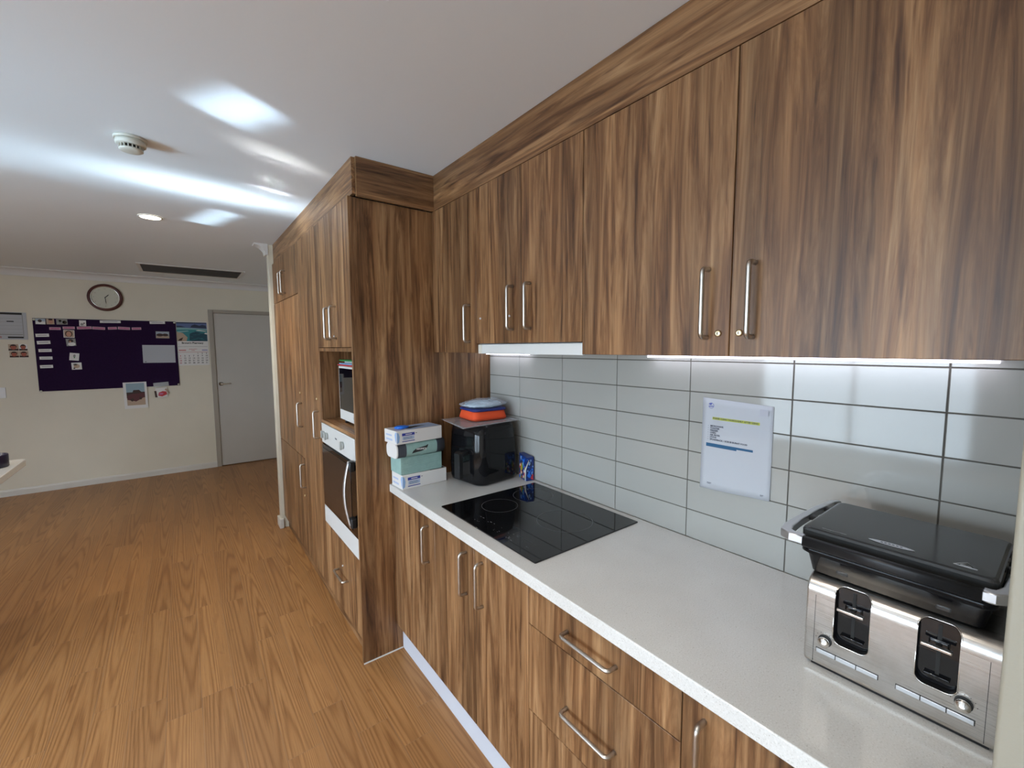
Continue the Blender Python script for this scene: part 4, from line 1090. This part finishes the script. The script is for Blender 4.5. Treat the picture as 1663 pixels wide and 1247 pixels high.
for r_ in range(5):
    for c_ in range(7):
        d_ = r_ * 7 + c_ - 3
        if 1 <= d_ <= 31: text_into(bm, str(d_), .024, ct(.095 + c_ * .137, .272 - r_ * .054), 1 if c_ == 0 else 0, 'CENTER', .0006)
obj('month_page', bm, [INK, RED, INK, GREYP, mat('pale_red_print', (.60, .22, .20), .7), mat('pale_violet_print', (.35, .32, .50), .7)], t, 'month grid in black and red')
# planner + portraits at the left edge
t, fr = flat('wall_planner', 'white printed planner sheet at the left end of the far wall', 'planner', (-2.05, 1.700, -1.316, 1.992), YW, PAPER, R(-.5))
bm = nb(); quadp(bm, fr, .01, .91, .955, .985, 0); quadp(bm, fr, .80, .64, .87, .68, 0)
for k in range(5): quadp(bm, fr, .01, .25 + .13 * k, .95, .256 + .13 * k, 1)
quadp(bm, fr, .955, .05, .962, .985, 1); quadp(bm, fr, .80, .05, .955, .11, 0); quadp(bm, fr, .4, .05, .74, .12, 2); quadp(bm, fr, .01, .17, .95, .20, 1)
obj('print', bm, [INK, GREYP, mat('faded_red_print', (.38, .20, .20), .7)], t)
for i, (r_, lab) in enumerate((((-1.469, 1.579, -1.396, 1.648), 'upper left'), ((-1.392, 1.579, -1.330, 1.648), 'upper right'), ((-1.465, 1.506, -1.398, 1.572), 'lower left'), ((-1.394, 1.506, -1.327, 1.572), 'lower right'))):
    t, fr = flat('portrait_print', '%s of four small portrait cut-outs below the planner sheet' % lab, 'photograph', r_, YW, SANDP if i != 1 else CARD, 0, 'portraits below the planner')
    bm = nb(); quadp(bm, fr, .0, .0, 1, .28, 1); oval(bm, fr, .5, .62, .34, .36, 1, .0008); oval(bm, fr, .5, .52, .28, .36, 0, .001); oval(bm, fr, .5, .80, .26, .10, 1, .0012)
    obj('picture', bm, [mat('ruddy_skin_print', (.38, .10, .06), .7), HAIRP], t)
# light switch
t = thing('light_switch', 'white switch plate low on the far wall at the left edge', 'switch', (-1.56, YF, 1.13))
bm = nb(); box(bm, -1.635, -1.519, YF - .009, YF - .0004, 1.072, 1.186, .003); obj('plate', bm, WPLAST, t)
bm = nb(); box(bm, -1.59, -1.565, YF - .013, YF - .0092, 1.115, 1.145, .002); obj('rocker', bm, WHITE, t)
# clock
cx, cz = -.670, 2.191
t = thing('wall_clock', 'round clock with dark red wooden rim above the pin board', 'clock', (cx, YF, cz))
bm = nb(); lathe(bm, [(.150, -.0005), (.156, -.010), (.155, -.022), (.147, -.032), (.136, -.034), (.128, -.026), (.126, -.018)], (cx, YF, cz), 'y', 64, cap=False)
obj('rim', bm, MAHOG, t, 'dark red gloss rim')
bm = nb(); lathe(bm, [(.128, -.016), (.128, -.027), (.121, -.027), (.119, -.017)], (cx, YF, cz), 'y', 64, cap=False); obj('inner_bezel', bm, CHROME, t, 'bright metal inner ring')
bm = nb(); lathe(bm, [(.124, -.001), (.124, -.0165)], (cx, YF, cz), 'y', 64); face = obj('dial', bm, CREAMD, t, 'pale cream dial')
bm = nb()
for k in range(1, 13):
    a = R(90 - 30 * k); text_into(bm, str(k), .020, lambda u, v: (cx + .100 * math.cos(a) + u, YF - .0172, cz + .100 * math.sin(a) + v), 0, 'CENTER')
obj('numerals', bm, mat('faint_numerals', (.30, .29, .24), .6), face)
def hand(ang, ln, w, d):
    a = R(90 - ang); dx_, dz_ = math.cos(a), math.sin(a); nx, nz = -dz_, dx_
    bm = nb(); pts = [(cx + nx * w, cz + nz * w), (cx + dx_ * ln * .7 + nx * w * 1.1, cz + dz_ * ln * .7 + nz * w * 1.1), (cx + dx_ * ln, cz + dz_ * ln), (cx + dx_ * ln * .7 - nx * w * 1.1, cz + dz_ * ln * .7 - nz * w * 1.1), (cx - nx * w, cz - nz * w), (cx - dx_ * .012, cz - dz_ * .012)]
    prism(bm, pts, YF - d, YF - d - .001, 'y'); return bm
obj('hour_hand', hand(44, .052, .004, .0185), INK, t); obj('minute_hand', hand(176, .078, .003, .0200), INK, t)

# ================================================================= CEILING THINGS
sx_, sy_ = -.118, 2.452
t = thing('smoke_detector', 'round off-white smoke detector on the ceiling', 'smoke detector', (sx_, sy_, HC))
PALE = mat('aged_white_plastic', (.60, .60, .54), .45)
bm = nb(); lathe(bm, [(.0555, -.0003), (.0555, -.008), (.053, -.010)], (sx_, sy_, HC), 'z', 48); obj('base', bm, PALE, t)
bm = nb(); lathe(bm, [(.049, -.0102), (.051, -.020), (.050, -.028), (.046, -.031), (.036, -.0315)], (sx_, sy_, HC), 'z', 48); obj('body', bm, PALE, t)
bm = nb(); lathe(bm, [(.0325, -.0316), (.0325, -.0445)], (sx_, sy_, HC), 'z', 32)
obj('sensor_core', bm, DARK, t, 'dark core behind the vents')
bm = nb()
for k in range(18):
    a = 2 * PI * k / 18; box(bm, sx_ + .034, sx_ + .040, sy_ - .0016, sy_ + .0016, HC - .0445, HC - .0316, rot=Matrix.Rotation(a, 3, 'Z'), piv=(sx_, sy_, HC))
lathe(bm, [(.040, -.0446), (.0405, -.048), (.034, -.0525), (.020, -.0545), (.0, -.0547)], (sx_, sy_, HC), 'z', 40); obj('vent_cage', bm, PALE, t)
lx, ly = -.112, 3.797
t = thing('downlight', 'glowing round recessed downlight in the ceiling', 'light', (lx, ly, HC))
bm = nb(); lathe(bm, [(.066, -.0004), (.0655, -.004), (.056, -.005)], (lx, ly, HC), 'z', 40, cap=False); obj('trim_ring', bm, WPLAST, t)
d = bpy.data.lights.new('downlight_lamp', 'SPOT'); d.energy = 56; d.color = (1, .90, .74); d.shadow_soft_size = .045; d.spot_size = R(150); d.spot_blend = .7
o = bpy.data.objects.new('downlight_lamp', d); C.objects.link(o); o.location = (lx, ly, HC - .012)
bm = nb(); lathe(bm, [(.0555, -.0006), (.0550, -.0035), (.0, -.0042)], (lx, ly, HC), 'z', 40); obj('lens', bm, BULB, t, 'glowing warm white lens')
t = thing('ceiling_vent', 'long dark air return grille in the ceiling near the far wall', 'vent', (.16, 6.13, HC))
vx0, vx1, vy0, vy1 = -.285, .600, 5.87, 6.40
bm = nb()
for a in ((vx0 - .03, vx1 + .03, vy0 - .03, vy0), (vx0 - .03, vx1 + .03, vy1, vy1 + .03), (vx0 - .03, vx0, vy0, vy1), (vx1, vx1 + .03, vy0, vy1)): box(bm, *a, HC - .008, HC - .0005, .002)
obj('frame', bm, CORN, t)
bm = nb(); box(bm, vx0, vx1, vy0, vy1, HC - .0025, HC - .0008); obj('backing', bm, DARK, t)
for k in range(22):
    bm = nb(); y = vy0 + .012 + k * (vy1 - vy0 - .024) / 21
    box(bm, vx0, vx1, y - .008, y + .008, HC - .0075, HC - .0060, rot=Matrix.Rotation(R(14), 3, 'X')); obj('slat', bm, VENTM, t)

# ================================================================= ISLAND BENCH at the left edge
t = thing('island_bench', 'pale stone topped bench corner at the left edge of the room', 'bench', (-1.38, 3.4, 0))
bm = nb(); prism(bm, [(-.818, 4.0), (-.835, 4.022), (-.90, 4.03), (-1.95, 4.03), (-1.95, 2.85), (-.818, 2.85)], .86, .90, 'z', bev=.004); obj('top', bm, QUARTZ, t)
bm = nb(); box(bm, -1.90, -1.25, 2.92, 3.85, .0005, .859); obj('cabinet_body', bm, WOOD, t)
t = thing('round_container', 'dark navy round container on the bench corner at the left edge', 'container', (-.925, 3.83, .9))
bm = nb(); lathe(bm, [(.070, .0004), (.074, .004), (.074, .070), (.072, .074), (.066, .074), (.064, .015)], (-.925, 3.83, .9), 'z', 40); obj('shell', bm, mat('dark_navy_plastic', (.012, .010, .035), .3), t)
bm = nb(); lathe(bm, [(.0635, .016), (.0635, .060)], (-.925, 3.83, .9), 'z', 32); obj('contents', bm, GREYP, t)
